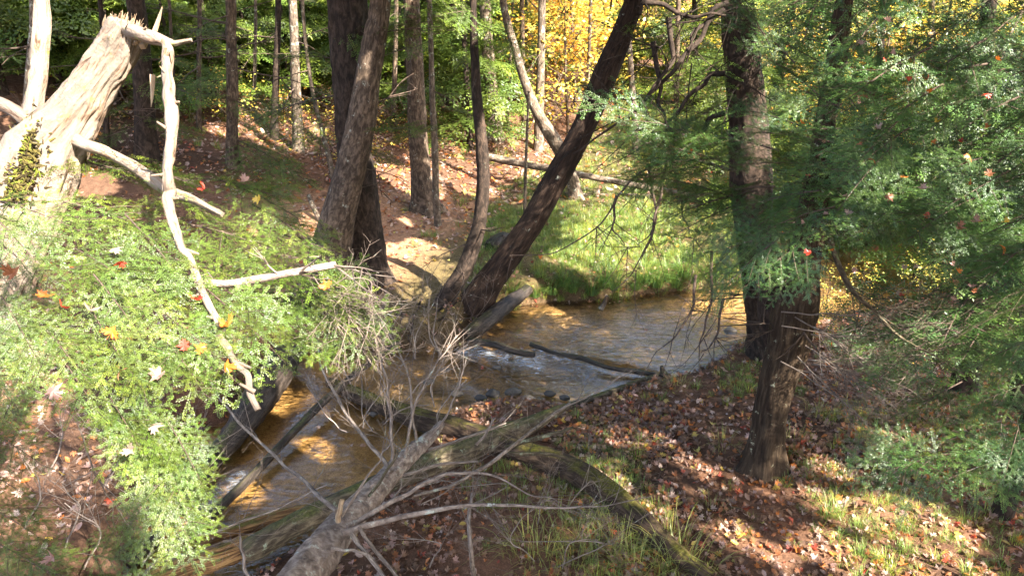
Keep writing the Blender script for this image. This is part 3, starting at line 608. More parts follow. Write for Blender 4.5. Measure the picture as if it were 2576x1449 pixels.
# ------------------------------------------------------------------ broken tree at the left
sd = thing('broken_tree', 'snapped sunlit trunk with splintered top at the upper left', 'tree', (-3.3, 3.9, tz(-3.3, 3.9)))
g = Geo(); D = 4.2
P = [np.array([-3.45, 3.7, tz(-3.45, 3.7) - .1]), atD(-330, 1250, 4.1)] + [atD(x, y, d) for x, y, d in ((-120, 860, 4.15), (30, 560, 4.2), (104, 400, 4.2), (178, 300, 4.2), (238, 210, 4.18), (292, 128, 4.15), (322, 66, 4.1))]
tube(g, P, [.34, .29, .25, .212, .196, .132, .104, .096, .080], n=300, k=84, rough=.16, ridge=.020, rs=8); part('trunk', g, M_snag, sd)
def sliver(g, p0, p1, w, th, rng, mat=0):
    p0 = np.asarray(p0); p1 = np.asarray(p1); m = (p0 + p1) / 2 + rng.normal(0, .006, 3); tube(g, [p0, m, p1], [w, w * .7, w * .12], n=6, k=4, mat=mat)
rng = np.random.default_rng(3); g = Geo()
for q in range(110):
    q = q * 46 / 110; x = 275 + q * 1.9 + rng.normal(0, 3); p = atD(x, 92 + (q / 46) * 14 + rng.normal(0, 8), 4.12 + rng.normal(0, .04)); e = atD(x + rng.normal(8, 9), 60 - rng.uniform(0, 55) * (1 - abs(q - 20) / 40) + (q / 46) * 30, 4.1 + rng.normal(0, .05)); sliver(g, p, e, rng.choice([.003, .006, .014, .02]), .01, rng)
sliver(g, atD(395 - 10, 90, 4.05), atD(408, 18, 4.05), .018, .01, rng); sliver(g, atD(384, 190, 4.1), atD(380, 270, 4.1), .02, .01, rng); sliver(g, atD(250, 170, 4.25), atD(160, 280, 4.25), .03, .02, rng)
part('splintered_top', g, M_split, sd)
def limb(parent, name, pts, mat, k=14, n=None, rough=.2, ridge=.005, rs=0, wob=0.004):
    g = Geo(); P = [atD(x, y, d) for x, y, d, w in pts]; R = [w / 2 / FPX * d for x, y, d, w in pts]
    C, r = tube(g, P, R, n=n or len(pts) * 10, k=k, rough=rough, ridge=ridge, rs=rs, wob=wob); part(name, g, mat, parent); return C, r
limb(sd, 'upright_stem', [(40, 400, 4.15, 60), (70, 320, 4.2, 46), (85, 250, 4.25, 40), (97, 150, 4.3, 38), (103, 60, 4.3, 36), (105, -80, 4.35, 34), (110, -300, 4.4, 26)], M_snag, k=20, n=90, rs=2)
limb(sd, 'stub', [(-60, 240, 4.2, 36), (0, 262, 4.15, 32), (45, 288, 4.1, 28), (80, 320, 4.15, 24)], M_snag, rs=5)
limb(sd, 'top_branch', [(300, 70, 4.1, 34), (345, 84, 4.02, 34), (385, 96, 3.98, 30), (415, 108, 3.95, 22), (440, 110, 3.94, 12), (482, 101, 3.93, 6)], M_snag, rs=9, ridge=.006)
limb(sd, 'hanging_limb', [(418, 108, 3.9, 16), (428, 140, 3.85, 26), (424, 200, 3.8, 24), (434, 260, 3.75, 28), (428, 330, 3.7, 26), (424, 390, 3.65, 24), (419, 440, 3.6, 22), (422, 500, 3.6, 24), (440, 570, 3.55, 22), (468, 630, 3.5, 20), (486, 690, 3.45, 18), (510, 740, 3.4, 17), (540, 800, 3.35, 15), (565, 860, 3.3, 14), (590, 910, 3.25, 12), (620, 950, 3.22, 13), (646, 1022, 3.2, 12)], M_snag, n=220, rs=12, wob=.014, rough=.28, ridge=.006)
g = Geo()
for q in range(12): 
    y = rng.choice([120, 130, 140, 195, 210, 228]); p = atD(424 + rng.uniform(-8, 8), y, 3.8); sliver(g, p, p + np.array([rng.uniform(-.06, .02), rng.uniform(-.03, .02), rng.uniform(-.08, .06)]), .009, .01, rng)
part('torn_splinters', g, M_split, sd)
g = Geo()
for x, y, d in ((434, 260, 3.75), (419, 440, 3.6), (424, 500, 3.6), (468, 630, 3.5), (540, 800, 3.35), (590, 910, 3.25), (640, 985, 3.2), (428, 330, 3.7), (510, 740, 3.4)):
    p = atD(x, y, d); q = p + np.array([rng.choice([-1, 1]) * rng.uniform(.03, .07), -.01, rng.uniform(-.03, .05)]); tube(g, [p, (p + q) / 2, q], [.011, .008, .005], n=6, k=6, rough=.3)
part('knots', g, M_snag, sd)
limb(sd, 'low_limb', [(170, 340, 4.15, 34), (215, 366, 4.12, 28), (300, 398, 4.05, 26), (365, 440, 4.0, 25), (420, 478, 3.95, 24), (490, 505, 3.9, 18), (560, 540, 3.85, 10)], M_snag, rs=15)
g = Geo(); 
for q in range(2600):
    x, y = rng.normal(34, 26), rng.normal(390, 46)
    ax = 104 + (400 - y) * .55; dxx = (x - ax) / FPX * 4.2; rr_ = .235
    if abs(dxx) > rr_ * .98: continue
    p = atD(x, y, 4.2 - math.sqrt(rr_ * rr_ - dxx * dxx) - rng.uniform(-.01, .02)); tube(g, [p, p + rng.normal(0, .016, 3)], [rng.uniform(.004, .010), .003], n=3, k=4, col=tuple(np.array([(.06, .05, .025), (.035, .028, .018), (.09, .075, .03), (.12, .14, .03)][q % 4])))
part('shade_dark_moss_patch', g, leafmat('moss', base=(1.2, 1.2, 1.0), trans=.1, gloss=0.0), sd)  # moss and dark bark tufts; a shadow on the trunk is put into their colour
bl = thing('bare_limb', 'grey lichened dead limb lying across the pale boughs at left', 'branch', atD(430, 718, 3.55))
g = Geo(); pts = [(300, 745, 3.6, 14), (430, 718, 3.6, 18), (500, 708, 3.6, 20), (570, 714, 3.6, 20), (660, 700, 3.62, 18), (740, 684, 3.65, 18), (845, 666, 3.7, 16)]
tube(g, [atD(x, y, d) for x, y, d, w in pts], [w / 2 / FPX * d for x, y, d, w in pts], n=80, k=12, rough=.12, ridge=.003); part('limb', g, M_greylog, bl)
g = Geo()
for x, y, x1, y1 in ((535, 705, 524, 682), (700, 690, 640, 640), (760, 680, 800, 640), (845, 668, 960, 700), (840, 668, 930, 655), (845, 670, 940, 760), (620, 705, 560, 760)):
    p = atD(x, y, 3.62); e = atD(x1, y1, 3.55); bare_branch(g, p, e - p, np.linalg.norm(e - p) * 1.2, .006, rng, 1)
part('twigs', g, M_dead, bl)

# ------------------------------------------------------------------ young hemlocks in the foreground
SAMP = []                                             # sample points on the boughs (world), for resting leaves
def vsamp(me, m4, n, rng):
    V = np.empty(len(me.vertices) * 3, np.float32); me.vertices.foreach_get('co', V); V = V.reshape(-1, 3)[rng.integers(0, len(me.vertices), n)]
    m4 = np.asarray(m4); return V @ m4[:3, :3].T + m4[:3, 3]
def fg_boughs(t, lst, rng, meshes, wide=1.0, rollsd=.3):
    loc = np.array(t.location)
    for x0, y0, d0, x1, y1, d1 in lst:
        p0, p1 = atD(x0, y0, d0), atD(x1, y1, d1); me = meshes[rng.integers(len(meshes))]
        m = frame(p0, p1, rng.normal(0, rollsd), wide=wide * rng.choice([-1, 1])); SAMP.append(vsamp(me, m, 260, rng)); m[:3, 3] -= loc; link('bough', me, t, m)
yh = thing('young_hemlock', 'bright young hemlock spreading its boughs over the lower left', 'tree', (-3.6, 2.6, tz(-3.6, 2.6)))
g = Geo(); tube(g, [(-3.6, 2.6, tz(-3.6, 2.6) - .05), (-3.55, 2.7, 2.6), (-3.4, 2.9, 4.2), (-3.3, 3.2, 5.2)], [.07, .055, .035, .015], n=30, k=10, rough=.08); part('trunk', g, M_bark, yh)
rng = np.random.default_rng(11); L_ = []
# upper sunlit sweep: bases left, tips right
tips = [(700, 455, 4.3), (600, 430, 4.3), (500, 425, 4.2), (400, 410, 4.2), (760, 520, 4.2), (800, 590, 4.1), (860, 640, 4.1), (905, 700, 4.0), (950, 780, 4.0), (975, 850, 3.95), (880, 890, 3.95), (820, 850, 3.9), (760, 800, 3.9),
        (720, 600, 4.0), (640, 560, 4.0), (560, 520, 4.0), (640, 690, 3.8), (720, 740, 3.8), (420, 560, 3.9), (300, 560, 3.7), (200, 545, 3.6), (130, 570, 3.5), (560, 620, 3.8), (480, 620, 3.7), (690, 650, 3.9), (780, 700, 3.9), (840, 760, 3.9)]
for x, y, d in tips:
    if rng.random() < .12: continue
    dx = rng.uniform(150, 260); dy = rng.uniform(20, 90) * (-1 if y > 500 else -.1) ; L_.append((x - dx, y + dy, d + .1, x, y, d - .05))
# middle: greener, in half shade
for x, y, d in [(700, 860, 3.4), (640, 790, 3.5), (560, 800, 3.4), (460, 770, 3.3), (360, 760, 3.2), (250, 720, 3.1), (140, 700, 3.0), (60, 660, 3.0), (720, 890, 3.4), (640, 920, 3.3), (560, 900, 3.2), (620, 960, 3.25), (470, 880, 3.1), (380, 860, 3.0), (280, 840, 3.0), (170, 820, 2.9), (60, 800, 2.9), (530, 960, 3.15), (440, 950, 3.1), (760, 830, 3.5), (330, 690, 3.2), (480, 700, 3.4), (600, 740, 3.5)]:
    if rng.random() < .2: continue
    dx = rng.uniform(130, 220); L_.append((x - dx, y - rng.uniform(60, 170), d + .05, x, y, d - .05))
# lower column: tips hang down
for x, y, d in [(330, 960, 2.9), (250, 1010, 2.85), (160, 1000, 2.8), (90, 960, 2.8), (30, 900, 2.8), (400, 1000, 3.0), (430, 1070, 3.05), (440, 1130, 3.1), (450, 1190, 3.1), (520, 1215, 3.1), (470, 1180, 3.1), (520, 1295, 3.1), (440, 1300, 3.1), (520, 1390, 3.1), (380, 1180, 3.05), (350, 1100, 3.0), (470, 1350, 3.1), (30, 1010, 2.8), (100, 900, 2.8), (220, 930, 2.85)]:
    dx = rng.uniform(90, 170); L_.append((x - dx, y - rng.uniform(130, 210), d + .05, x, y, d - .02))
fg_boughs(yh, [q for q in L_ if rng.random() > .1], rng, HI, rollsd=.3)
y2 = thing('young_hemlock', 'small low hemlock in the dark bottom left corner', 'tree', (-2.2, 2.0, tz(-2.2, 2.0)))
g = Geo(); tube(g, [(-2.2, 2.0, tz(-2.2, 2.0) - .05), (-2.15, 2.2, 1.2), (-2.1, 2.4, 2.0)], [.03, .022, .01], n=16, k=8); part('trunk', g, M_bark, y2)
fg_boughs(y2, [(-60, 1180, 3.2, 90, 1230, 3.2), (-80, 1000, 3.1, 70, 1080, 3.1), (-60, 1260, 3.1, 130, 1340, 3.1), (-40, 1350, 3.0, 160, 1440, 3.0), (-80, 1380, 3.0, 60, 1480, 3.0), (20, 1400, 3.1, 210, 1450, 3.1), (200, 1390, 3.2, 390, 1420, 3.2), (260, 1300, 3.2, 330, 1400, 3.2), (-80, 1060, 3.1, 110, 1140, 3.1), (-60, 900, 3.0, 60, 1040, 3.0), (120, 1440, 3.1, 300, 1460, 3.1)], rng, HI)

rh = thing('young_hemlock', 'blue green hemlock filling the right side, speckled with fallen leaves', 'tree', (4.4, 5.4, tz(4.4, 5.4)))
g = Geo(); tube(g, [(4.4, 5.4, tz(4.4, 5.4) - .05), (4.3, 5.3, 2.0), (4.2, 5.1, 4.0), (4.1, 5.0, 6.2)], [.09, .075, .05, .02], n=30, k=12, rough=.08); part('trunk', g, M_barkdk, rh)
rng = np.random.default_rng(12); L_ = []
# named sprays reaching left
L_ += [(2080, 420, 4.7, 1850, 380, 4.8), (2060, 480, 4.6, 1840, 500, 4.7), (2100, 360, 4.7, 1880, 300, 4.8), (1960, 380, 4.9, 1720, 300, 5.0), (1900, 480, 5.0, 1660, 520, 5.1), (1840, 520, 5.0, 1640, 600, 5.1), (2020, 320, 4.8, 1840, 240, 4.9), (1980, 520, 4.7, 1780, 640, 4.8), (2120, 200, 4.8, 1950, 60, 4.8), (1820, 350, 5.0, 1600, 290, 5.0), (1760, 420, 5.0, 1580, 440, 5.1),
       (1880, 430, 5.0, 1640, 330, 5.0), (1760, 360, 5.0, 1500, 215, 5.0), (1700, 330, 5.0, 1520, 330, 5.1), (1900, 520, 5.0, 1640, 400, 5.1), (1950, 470, 4.9, 1700, 470, 5.0), (2000, 560, 4.8, 1780, 560, 4.9), (1800, 400, 5.0, 1560, 400, 5.1),
       (2060, 240, 4.8, 1900, 90, 4.8), (2000, 160, 4.8, 1860, 0, 4.8), (2130, 280, 4.8, 1960, 180, 4.8), (2180, 330, 4.7, 1990, 300, 4.7), (2200, 240, 4.8, 2020, 150, 4.8), (1940, 120, 4.8, 1850, -60, 4.8),
       (2060, 580, 4.4, 1880, 700, 4.4), (2000, 580, 4.4, 1800, 620, 4.5), (2040, 620, 4.4, 1940, 740, 4.4), (2100, 520, 4.4, 1900, 560, 4.4), (1960, 600, 4.4, 1760, 740, 4.6)]
for q in range(60):
    x = rng.uniform(2080, 2620); y = rng.uniform(-20, 720); d = rng.uniform(3.9, 5.6)
    if 2080 < x < 2400 and 560 < y < 720 and rng.random() < .7: continue
    if 2180 < x < 2480 and y < 230 and rng.random() < .7: continue
    if 1900 < x < 2200 and y < 420 and x < 2120: continue
    a = rng.uniform(150, 260); L_.append((x + a * rng.uniform(.5, .9), y - a * rng.uniform(0.0, .6), d + .1, x - a * .2, y + a * rng.uniform(.0, .25), d - .1))
fg_boughs(rh, L_[:96], rng, HIR, rollsd=.45)
r2 = thing('young_hemlock', 'low pale green hemlock spray catching the sun above the leaves at the right edge', 'tree', (3.9, 4.3, tz(3.9, 4.3)))
g = Geo(); tube(g, [(3.9, 4.3, tz(3.9, 4.3) - .05), (3.9, 4.35, .8), (3.85, 4.4, 1.6)], [.03, .022, .01], n=16, k=8); part('trunk', g, M_bark, r2)
r3 = thing('young_hemlock', 'darker hemlock boughs deeper in behind the leaf speckled one on the right', 'tree', (5.6, 7.2, tz(5.6, 7.2)))
g = Geo(); tube(g, [(5.6, 7.2, tz(5.6, 7.2) - .05), (5.5, 7.2, 2.5), (5.5, 7.1, 6.5)], [.09, .07, .02], n=30, k=12, rough=.08); part('trunk', g, M_barkdk, r3)
L_ = []
for q in range(90):
    x = rng.uniform(2000, 2680); y = rng.uniform(-60, 900) if x > 2150 else rng.uniform(-60, 560); d = rng.uniform(6.0, 8.0)
    if x < 2150 and 100 < y < 400 and rng.random() < .6: continue
    if 2080 < x < 2420 and 560 < y < 800 and rng.random() < .7: continue
    if 2180 < x < 2480 and y < 230 and rng.random() < .85: continue
    a = rng.uniform(150, 240); L_.append((x + a * rng.uniform(.4, .8), y - a * rng.uniform(.0, .6), d + .3, x - a * .2, y + a * rng.uniform(.0, .3), d - .3))
fg_boughs(r3, L_, rng, MEDR, rollsd=.4)
L_ = [(2640, 1080, 4.7, 2400, 1150, 4.7), (2640, 1130, 4.6, 2350, 1170, 4.6), (2660, 1160, 4.6, 2440, 1220, 4.6), (2640, 1020, 4.8, 2420, 1080, 4.8), (2480, 1130, 4.8, 2190, 1150, 4.9), (2380, 1140, 4.9, 2130, 1180, 5.0), (2600, 960, 4.8, 2420, 1010, 4.9), (2640, 840, 4.7, 2440, 900, 4.9), (2600, 760, 4.6, 2400, 820, 4.8), (2650, 700, 4.5, 2460, 760, 4.7), (2560, 1080, 4.5, 2520, 1220, 4.4), (2600, 880, 4.8, 2490, 960, 4.8), (2300, 820, 5.4, 2120, 870, 5.4), (2330, 860, 5.5, 2180, 960, 5.5), (2420, 960, 5.5, 2250, 1040, 5.5)]
fg_boughs(r2, L_, rng, HIR, rollsd=.3)
ob = thing('hanging_bough', 'dark drooping hemlock bough with bare twigs over the grassy flat', 'branch', atD(1860, 430, 6.2))
loc = np.array(ob.location)
for x0, y0, d0, x1, y1, d1 in [(1760, 440, 6.2, 1590, 420, 6.2), (1700, 420, 6.2, 1560, 480, 6.2), (1760, 460, 6.2, 1640, 520, 6.2), (1830, 560, 6.2, 1720, 640, 6.3), (1860, 620, 6.2, 1760, 720, 6.3)]:
    m = frame(atD(x0, y0, d0), atD(x1, y1, d1), rng.normal(0, .3)); m[:3, 3] -= loc; link('spray', MED[rng.integers(5)], ob, m)
g = Geo()
for pts in ([(1860, 440), (1700, 400), (1620, 430), (1560, 500), (1500, 570), (1400, 625), (1290, 640)], [(1690, 405), (1660, 500), (1640, 600), (1600, 680), (1540, 730)], [(1640, 420), (1650, 560), (1610, 620)], [(1700, 410), (1720, 520), (1745, 600)], [(1560, 500), (1545, 560), (1580, 620)], [(1760, 700), (1740, 780), (1690, 860), (1640, 905)], [(1800, 640), (1790, 760), (1770, 850), (1760, 930)], [(1830, 760), (1800, 850), (1770, 890)]):
    P = [atD(x, y, 6.2) for x, y in pts]; tube(g, P, np.linspace(.014, .003, len(P)), n=len(P) * 5, k=5, wob=.03, cap=False)
    for q in range(6):
        i = rng.integers(1, len(P)); bare_branch(g, P[i], rng.normal(0, 1, 3) + np.array([0, 0, -.6]), .4, .004, rng, 1)
part('twigs', g, M_twig, ob)
du = thing('dead_branch', 'dark crooked dead branches hanging in front of the far green woods', 'branch', atD(1820, 60, 7.0)); g = Geo()
for pts in ([(1840, 40), (1760, 90), (1700, 180), (1640, 250), (1560, 300), (1450, 370)], [(1700, 60), (1690, 150), (1640, 240), (1630, 300)], [(1840, 200), (1760, 210), (1700, 300), (1640, 340)], [(1630, 20), (1740, 28), (1840, 40)], [(1660, 120), (1665, 230), (1690, 330)], [(1840, 300), (1750, 330), (1710, 400)], [(1850, 20), (1760, 60), (1740, 160)]):
    P = [atD(x, y, 7.0) for x, y in pts]; tube(g, P, np.linspace(.028, .008, len(P)), n=len(P) * 6, k=6, wob=.06, cap=False)
    for q in range(7):
        i = rng.integers(0, len(P)); bare_branch(g, P[i], rng.normal(0, 1, 3) + np.array([-.3, 0, -.5]), .7, .007, rng, 1)
part('twigs', g, M_barkdk, du)

# ------------------------------------------------------------------ fallen logs and dead branches
def log_thing(name, label, pts, mat, k=20, cat='log', ridge=.005, rough=.14, rs=0, n=None, partname=None, sink=0):
    """pts: (x, y, height, width px)"""
    P = [atZ(x, y, z) for x, y, z, w in pts]; R = [w / 2 / FPX * depth(p) for (x, y, z, w), p in zip(pts, P)]
    g = Geo(); C, r = tube(g, P, R, n=n or 30 + len(pts) * 10, k=k, rough=rough, ridge=ridge, rs=rs)
    if partname:
        t = thing(name, label, cat, P[0]); part(partname, g, mat, t); return t, C
    o = link(name, make_mesh(name, g, mat)); tag(o, label, cat); return o, C
fl, FC = log_thing('fallen_tree', 'grey barked fallen tree with bare branches reaching up, bottom centre', [(690, 1560, 1.25, 128), (770, 1440, 1.15, 104), (850, 1335, 1.05, 84), (920, 1260, .98, 66), (985, 1190, .92, 54), (1040, 1135, .85, 40), (1085, 1095, .8, 26), (1110, 1065, .78, 16)], M_greylog, k=40, ridge=.008, rs=4, n=150, partname='trunk')
def stick(parent, name, pts, mat=M_dead, sub=5, seed=0, sl=.35, k=8, z=None):
    """pts (x, y, width) with depth taken from the height of the first and last: (x, y, w, depth)"""
    rng = np.random.default_rng(seed); P = [atD(x, y, d) for x, y, w, d in pts]; g = Geo(); R = [w * .42 / FPX * d for x, y, w, d in pts]
    C, r = tube(g, P, R, n=len(P) * 9, k=k, rough=.08, wob=.012, rs=seed)
    for q in range(sub):
        i = rng.integers(len(C) // 4, len(C)); dd = C[min(i + 1, len(C) - 1)] - C[i - 1]; dd = dd / np.linalg.norm(dd)
        bare_branch(g, C[i], dd * .9 + rng.normal(0, .4, 3) + np.array([0, 0, .1]), sl * rng.uniform(.5, 1.4), max(.0030, r[i] * .24), rng, 2, droop=.0, sub=4)
    part(name, g, mat, parent)
def fd(x, y, z): return depth(atZ(x, y, z))
B = 6.0
stick(fl, 'branch', [(848, 1290, 16, 5.3), (760, 1205, 12, 5.6), (680, 1140, 10, 5.9), (600, 1062, 8, 6.3), (552, 1000, 5, 6.5), (540, 960, 3, 6.5)], seed=1, sub=12, sl=.5)
stick(fl, 'branch', [(985, 1185, 15, 5.9), (935, 1120, 12, 6.1), (870, 1040, 10, 6.3), (820, 950, 8, 6.5), (800, 880, 5, 6.6), (815, 780, 3, 6.7)], seed=2, sub=9, sl=.5)
stick(fl, 'branch', [(990, 1175, 12, 5.95), (985, 1090, 10, 6.0), (978, 1000, 9, 6.05), (965, 920, 7, 6.1), (940, 850, 4, 6.2), (900, 780, 2.5, 6.2)], seed=3, sub=10, sl=.6)
stick(fl, 'branch', [(1020, 1150, 10, 6.1), (1035, 1060, 9, 6.15), (1070, 960, 7, 6.2), (1110, 900, 5, 6.25), (1150, 840, 3, 6.3)], seed=4, sub=10, sl=.6)
stick(fl, 'branch', [(1050, 1125, 9, 6.2), (1040, 1050, 8, 6.2), (1030, 960, 7, 6.25), (1000, 880, 5, 6.3), (960, 800, 3, 6.3)], seed=5, sub=10, sl=.6)
stick(fl, 'branch', [(1090, 1090, 8, 6.3), (1130, 1030, 6, 6.35), (1160, 960, 5, 6.4), (1175, 900, 3, 6.4)], seed=6, sub=8)
stick(fl, 'branch', [(870, 1325, 20, 5.2), (940, 1285, 17, 5.3), (1020, 1240, 15, 5.4), (1080, 1210, 13, 5.5), (1150, 1190, 11, 5.55), (1240, 1195, 8, 5.6), (1330, 1240, 5, 5.6), (1400, 1260, 3, 5.6)], seed=7, sub=9, mat=M_greylog)
stick(fl, 'branch', [(860, 1335, 20, 5.15), (960, 1312, 18, 5.2), (1060, 1290, 16, 5.25), (1180, 1270, 12, 5.3), (1290, 1272, 10, 5.35), (1400, 1278, 7, 5.4), (1500, 1275, 4, 5.4), (1640, 1250, 2.5, 5.5)], seed=8, sub=10, mat=M_greylog)
stick(fl, 'branch', [(880, 1345, 16, 5.1), (930, 1400, 14, 5.0), (975, 1460, 12, 4.9), (1000, 1520, 10, 4.9)], seed=9, sub=3)
stick(fl, 'branch', [(900, 1330, 13, 5.15), (950, 1390, 12, 5.1), (1000, 1450, 11, 5.0), (1030, 1500, 10, 5.0)], seed=10, sub=3)
stick(fl, 'branch', [(830, 1380, 12, 5.0), (880, 1388, 11, 5.0), (930, 1396, 10, 5.0)], seed=11, sub=0)
stick(fl, 'branch', [(930, 1250, 9, 5.6), (985, 1170, 8, 5.6), (1005, 1130, 5, 5.6)], seed=12, sub=3, mat=M_mosslog)
stick(fl, 'branch', [(860, 1300, 9, 5.2), (930, 1190, 7, 5.3), (960, 1150, 6, 5.3), (985, 1110, 4, 5.3)], seed=13, sub=4)
stick(fl, 'broken_stub', [(850, 1310, 18, 5.15), (852, 1285, 16, 5.1), (858, 1262, 14, 5.1)], seed=14, sub=0, mat=M_split)
lg, _ = log_thing('mossy_log', 'long mossy grey log lying across the bank under the grey fallen tree', [(610, 1392, .46, 40), (640, 1375, .47, 58), (740, 1320, .48, 60), (850, 1268, .46, 56), (1000, 1200, .44, 54), (1130, 1150, .42, 56), (1240, 1105, .40, 56), (1330, 1068, .38, 44), (1400, 1034, .36, 26), (1430, 1018, .36, 12)], M_mosslog, k=36, rs=7, n=170, partname='trunk')
stick(lg, 'branch', [(1430, 1015, 9, fd(1430, 1015, .4)), (1320, 1100, 10, 6.3), (1220, 1170, 11, 5.9), (1130, 1225, 10, 5.7), (1040, 1248, 8, 5.6)], seed=21, sub=3)
stick(lg, 'branch', [(1400, 1035, 5, 6.7), (1500, 985, 4, 6.6), (1590, 930, 3, 6.6)], seed=22, sub=3)
for q, pts in enumerate([[(1200, 1120, 8, 6.3), (1240, 1060, 7, 6.3), (1245, 1050, 5, 6.3)], [(1080, 1130, 9, 6.3), (1190, 1095, 8, 6.4), (1270, 1065, 5, 6.5)], [(1015, 1195, 10, 6.1), (1100, 1170, 9, 6.1), (1200, 1160, 6, 6.1)]]): stick(lg, 'branch', pts, seed=30 + q, sub=2)
log_thing('rotten_log', 'split rotten log with orange wood in the bottom left of the stream', [(300, 1500, .40, 58), (430, 1440, .42, 56), (540, 1405, .44, 50), (630, 1372, .45, 42)], M_rotlog, k=30, ridge=.02, rs=9, n=120)
log_thing('rotten_log', 'yellowish splintered slab of wood lying behind the long mossy log', [(480, 1375, .34, 22), (600, 1330, .36, 30), (700, 1300, .36, 34), (780, 1280, .36, 26), (850, 1258, .35, 12)], M_rotlog, k=20, ridge=.018, rs=10, n=80)
ONG = lambda x, y, w, up=.10: (x, y, onground(x, y)[2] + up, w)
dk, _ = log_thing('dark_log', 'dark log with yellow moss along its top running down to the right', [(826, 962, .06, 22), (880, 985, .08, 36), (960, 1020, .10, 46), (1060, 1055, .16, 52), (1150, 1078, .2, 54), ONG(1260, 1118, 58), ONG(1380, 1160, 62), ONG(1470, 1200, 62), ONG(1550, 1255, 60), ONG(1620, 1320, 58), ONG(1700, 1390, 50, .06), ONG(1790, 1455, 34, .03)], M_darklog, k=40, ridge=.008, rs=11, n=220, partname='trunk')
stick(dk, 'branch', [(1270, 1125, 16, 6.4), (1370, 1095, 14, 6.5), (1440, 1080, 8, 6.6)], seed=41, sub=1, mat=M_mosslog)
stick(dk, 'branch', [(1280, 1140, 14, 6.3), (1370, 1140, 12, 6.4), (1430, 1155, 7, 6.4)], seed=42, sub=2, mat=M_mosslog)
log_thing('dark_log', 'wide black slab of wood on the left edge of the golden pool', [(735, 880, .30, 60), (690, 940, .26, 84), (640, 1020, .22, 80), (590, 1090, .16, 62), (540, 1150, .1, 50)], M_wetlog, k=30, rough=.2, ridge=.012, rs=12, n=110)
log_thing('dark_log', 'black wet log running down to the bottom left beside the small side water', [(590, 1085, .08, 46), (530, 1170, .07, 42), (470, 1245, .06, 36), (430, 1300, .05, 28), (330, 1420, .05, 26)], M_wetlog, k=24, rs=13, n=90)
log_thing('sunken_stick', 'slim grey branch propped across the golden pool', [(1000, 860, .25, 10), (900, 935, .2, 15), (820, 1005, .17, 18), (730, 1095, .13, 20), (650, 1180, .08, 22), (580, 1250, .05, 24), (500, 1320, .03, 26), (440, 1360, .02, 22)], M_wetlog, k=14, rs=14, n=90, ridge=.003)
log_thing('dam_log', 'thin black log holding back the upper pool', [(1335, 866, .05, 12), (1400, 889, .06, 9), (1460, 900, .055, 13), (1530, 924, .06, 10), (1600, 934, .06, 13), (1680, 947, .08, 8)], M_wetlog, k=12, rs=15, n=60, ridge=.002)
log_thing('dam_log', 'short dark log at the head of the white riffle', [(1180, 855, .05, 16), (1240, 866, .06, 18), (1300, 885, .05, 17), (1345, 893, .04, 13)], M_wetlog, k=12, rs=16, n=50, ridge=.003)
log_thing('mossy_log', 'thin moss green log edging the near bank', [(1330, 1045, .06, 16), (1440, 1020, .07, 18), (1540, 985, .07, 17), (1620, 955, .07, 12), (1670, 940, .07, 8)], M_mosslog, k=14, rs=17, n=60)
log_thing('dark_log', 'blackened log slanting into the water below the leaning trunk', [(1330, 728, .33, 26), (1270, 770, .25, 38), (1220, 810, .16, 40), (1170, 845, .06, 34)], M_wetlog, k=20, rs=18, n=60, ridge=.008)
far, _ = log_thing('far_log', 'long pale fallen trunk sloping across the grassy flat', [(1225, 395, .95, 18), (1300, 410, .9, 18), (1420, 432, .85, 16), (1540, 456, .75, 15), (1660, 478, .65, 15), (1760, 498, .6, 14), (1870, 516, .5, 12)], M_pale, k=12, rs=19, n=90, ridge=.003, partname='trunk')
log_thing('far_log', 'thin pale log lying flat in the grass behind the leaning trunk', [(1395, 488, .45, 11), (1480, 492, .45, 11), (1580, 492, .42, 10), (1680, 496, .4, 9)], M_pale, k=10, rs=20, n=40)
log_thing('leaning_stub', 'short pale snag sticking up from the far water edge', [(1510, 778, .06, 14), (1520, 762, .15, 10), (1527, 745, .3, 6)], M_pale, k=8, rs=21, n=16)
log_thing('stump', 'small dark stump standing at the corner of the dam log', [(1675, 945, .05, 16), (1668, 935, .12, 15), (1664, 922, .20, 9)], M_mosslog, k=10, rs=22, n=16)
log_thing('root_wad', 'dark upturned root clump on the needle covered bank', [(1232, 625, .45, 26), (1262, 606, .5, 44), (1290, 620, .45, 30)], M_wetlog, k=16, rs=23, n=30, rough=.6, ridge=.03, cat='roots')
tw = thing('dead_branch', 'bare pale upright dead stick at the bottom centre', 'branch', onground(1190, 1449))
stick(tw, 'stick', [(1192, 1500, 16, fd(1190, 1449, .2)), (1188, 1400, 15, 5.3), (1182, 1300, 13, 5.4), (1186, 1240, 9, 5.5)], seed=51, sub=6, sl=.25)
tw = thing('dead_branch', 'peeled stick standing left of the grey fallen tree', 'branch', onground(625, 1449))
stick(tw, 'stick', [(632, 1500, 12, 4.8), (618, 1410, 11, 4.9), (606, 1350, 8, 4.9)], seed=52, sub=2, sl=.2)
tw = thing('dead_branch', 'thin grey branches crossing the bottom left corner of the stream', 'branch', onground(420, 1449))
stick(tw, 'stick', [(330, 1490, 9, 4.7), (440, 1370, 8, 5.0), (560, 1330, 8, 5.2), (700, 1275, 6, 5.4), (820, 1220, 4, 5.5)], seed=53, sub=10)
stick(tw, 'stick', [(200, 1060, 5, 3.6), (230, 1180, 5, 3.7), (290, 1260, 4, 3.9), (330, 1340, 4, 4.0)], seed=54, sub=8)
tw = thing('dead_branch', 'tangle of bare brown twigs on the shaded left bank', 'branch', onground(200, 1250))
for q in range(9):
    x, y = 60 + 50 * q, 1180 + rng.uniform(-80, 160); d = fd(x, y, .75)
    stick(tw, 'stick', [(x, y + 90, 6, d), (x + 40, y, 5, d), (x + rng.uniform(-60, 120), y - 70, 3, d + .1)], seed=60 + q, sub=6, sl=.45)
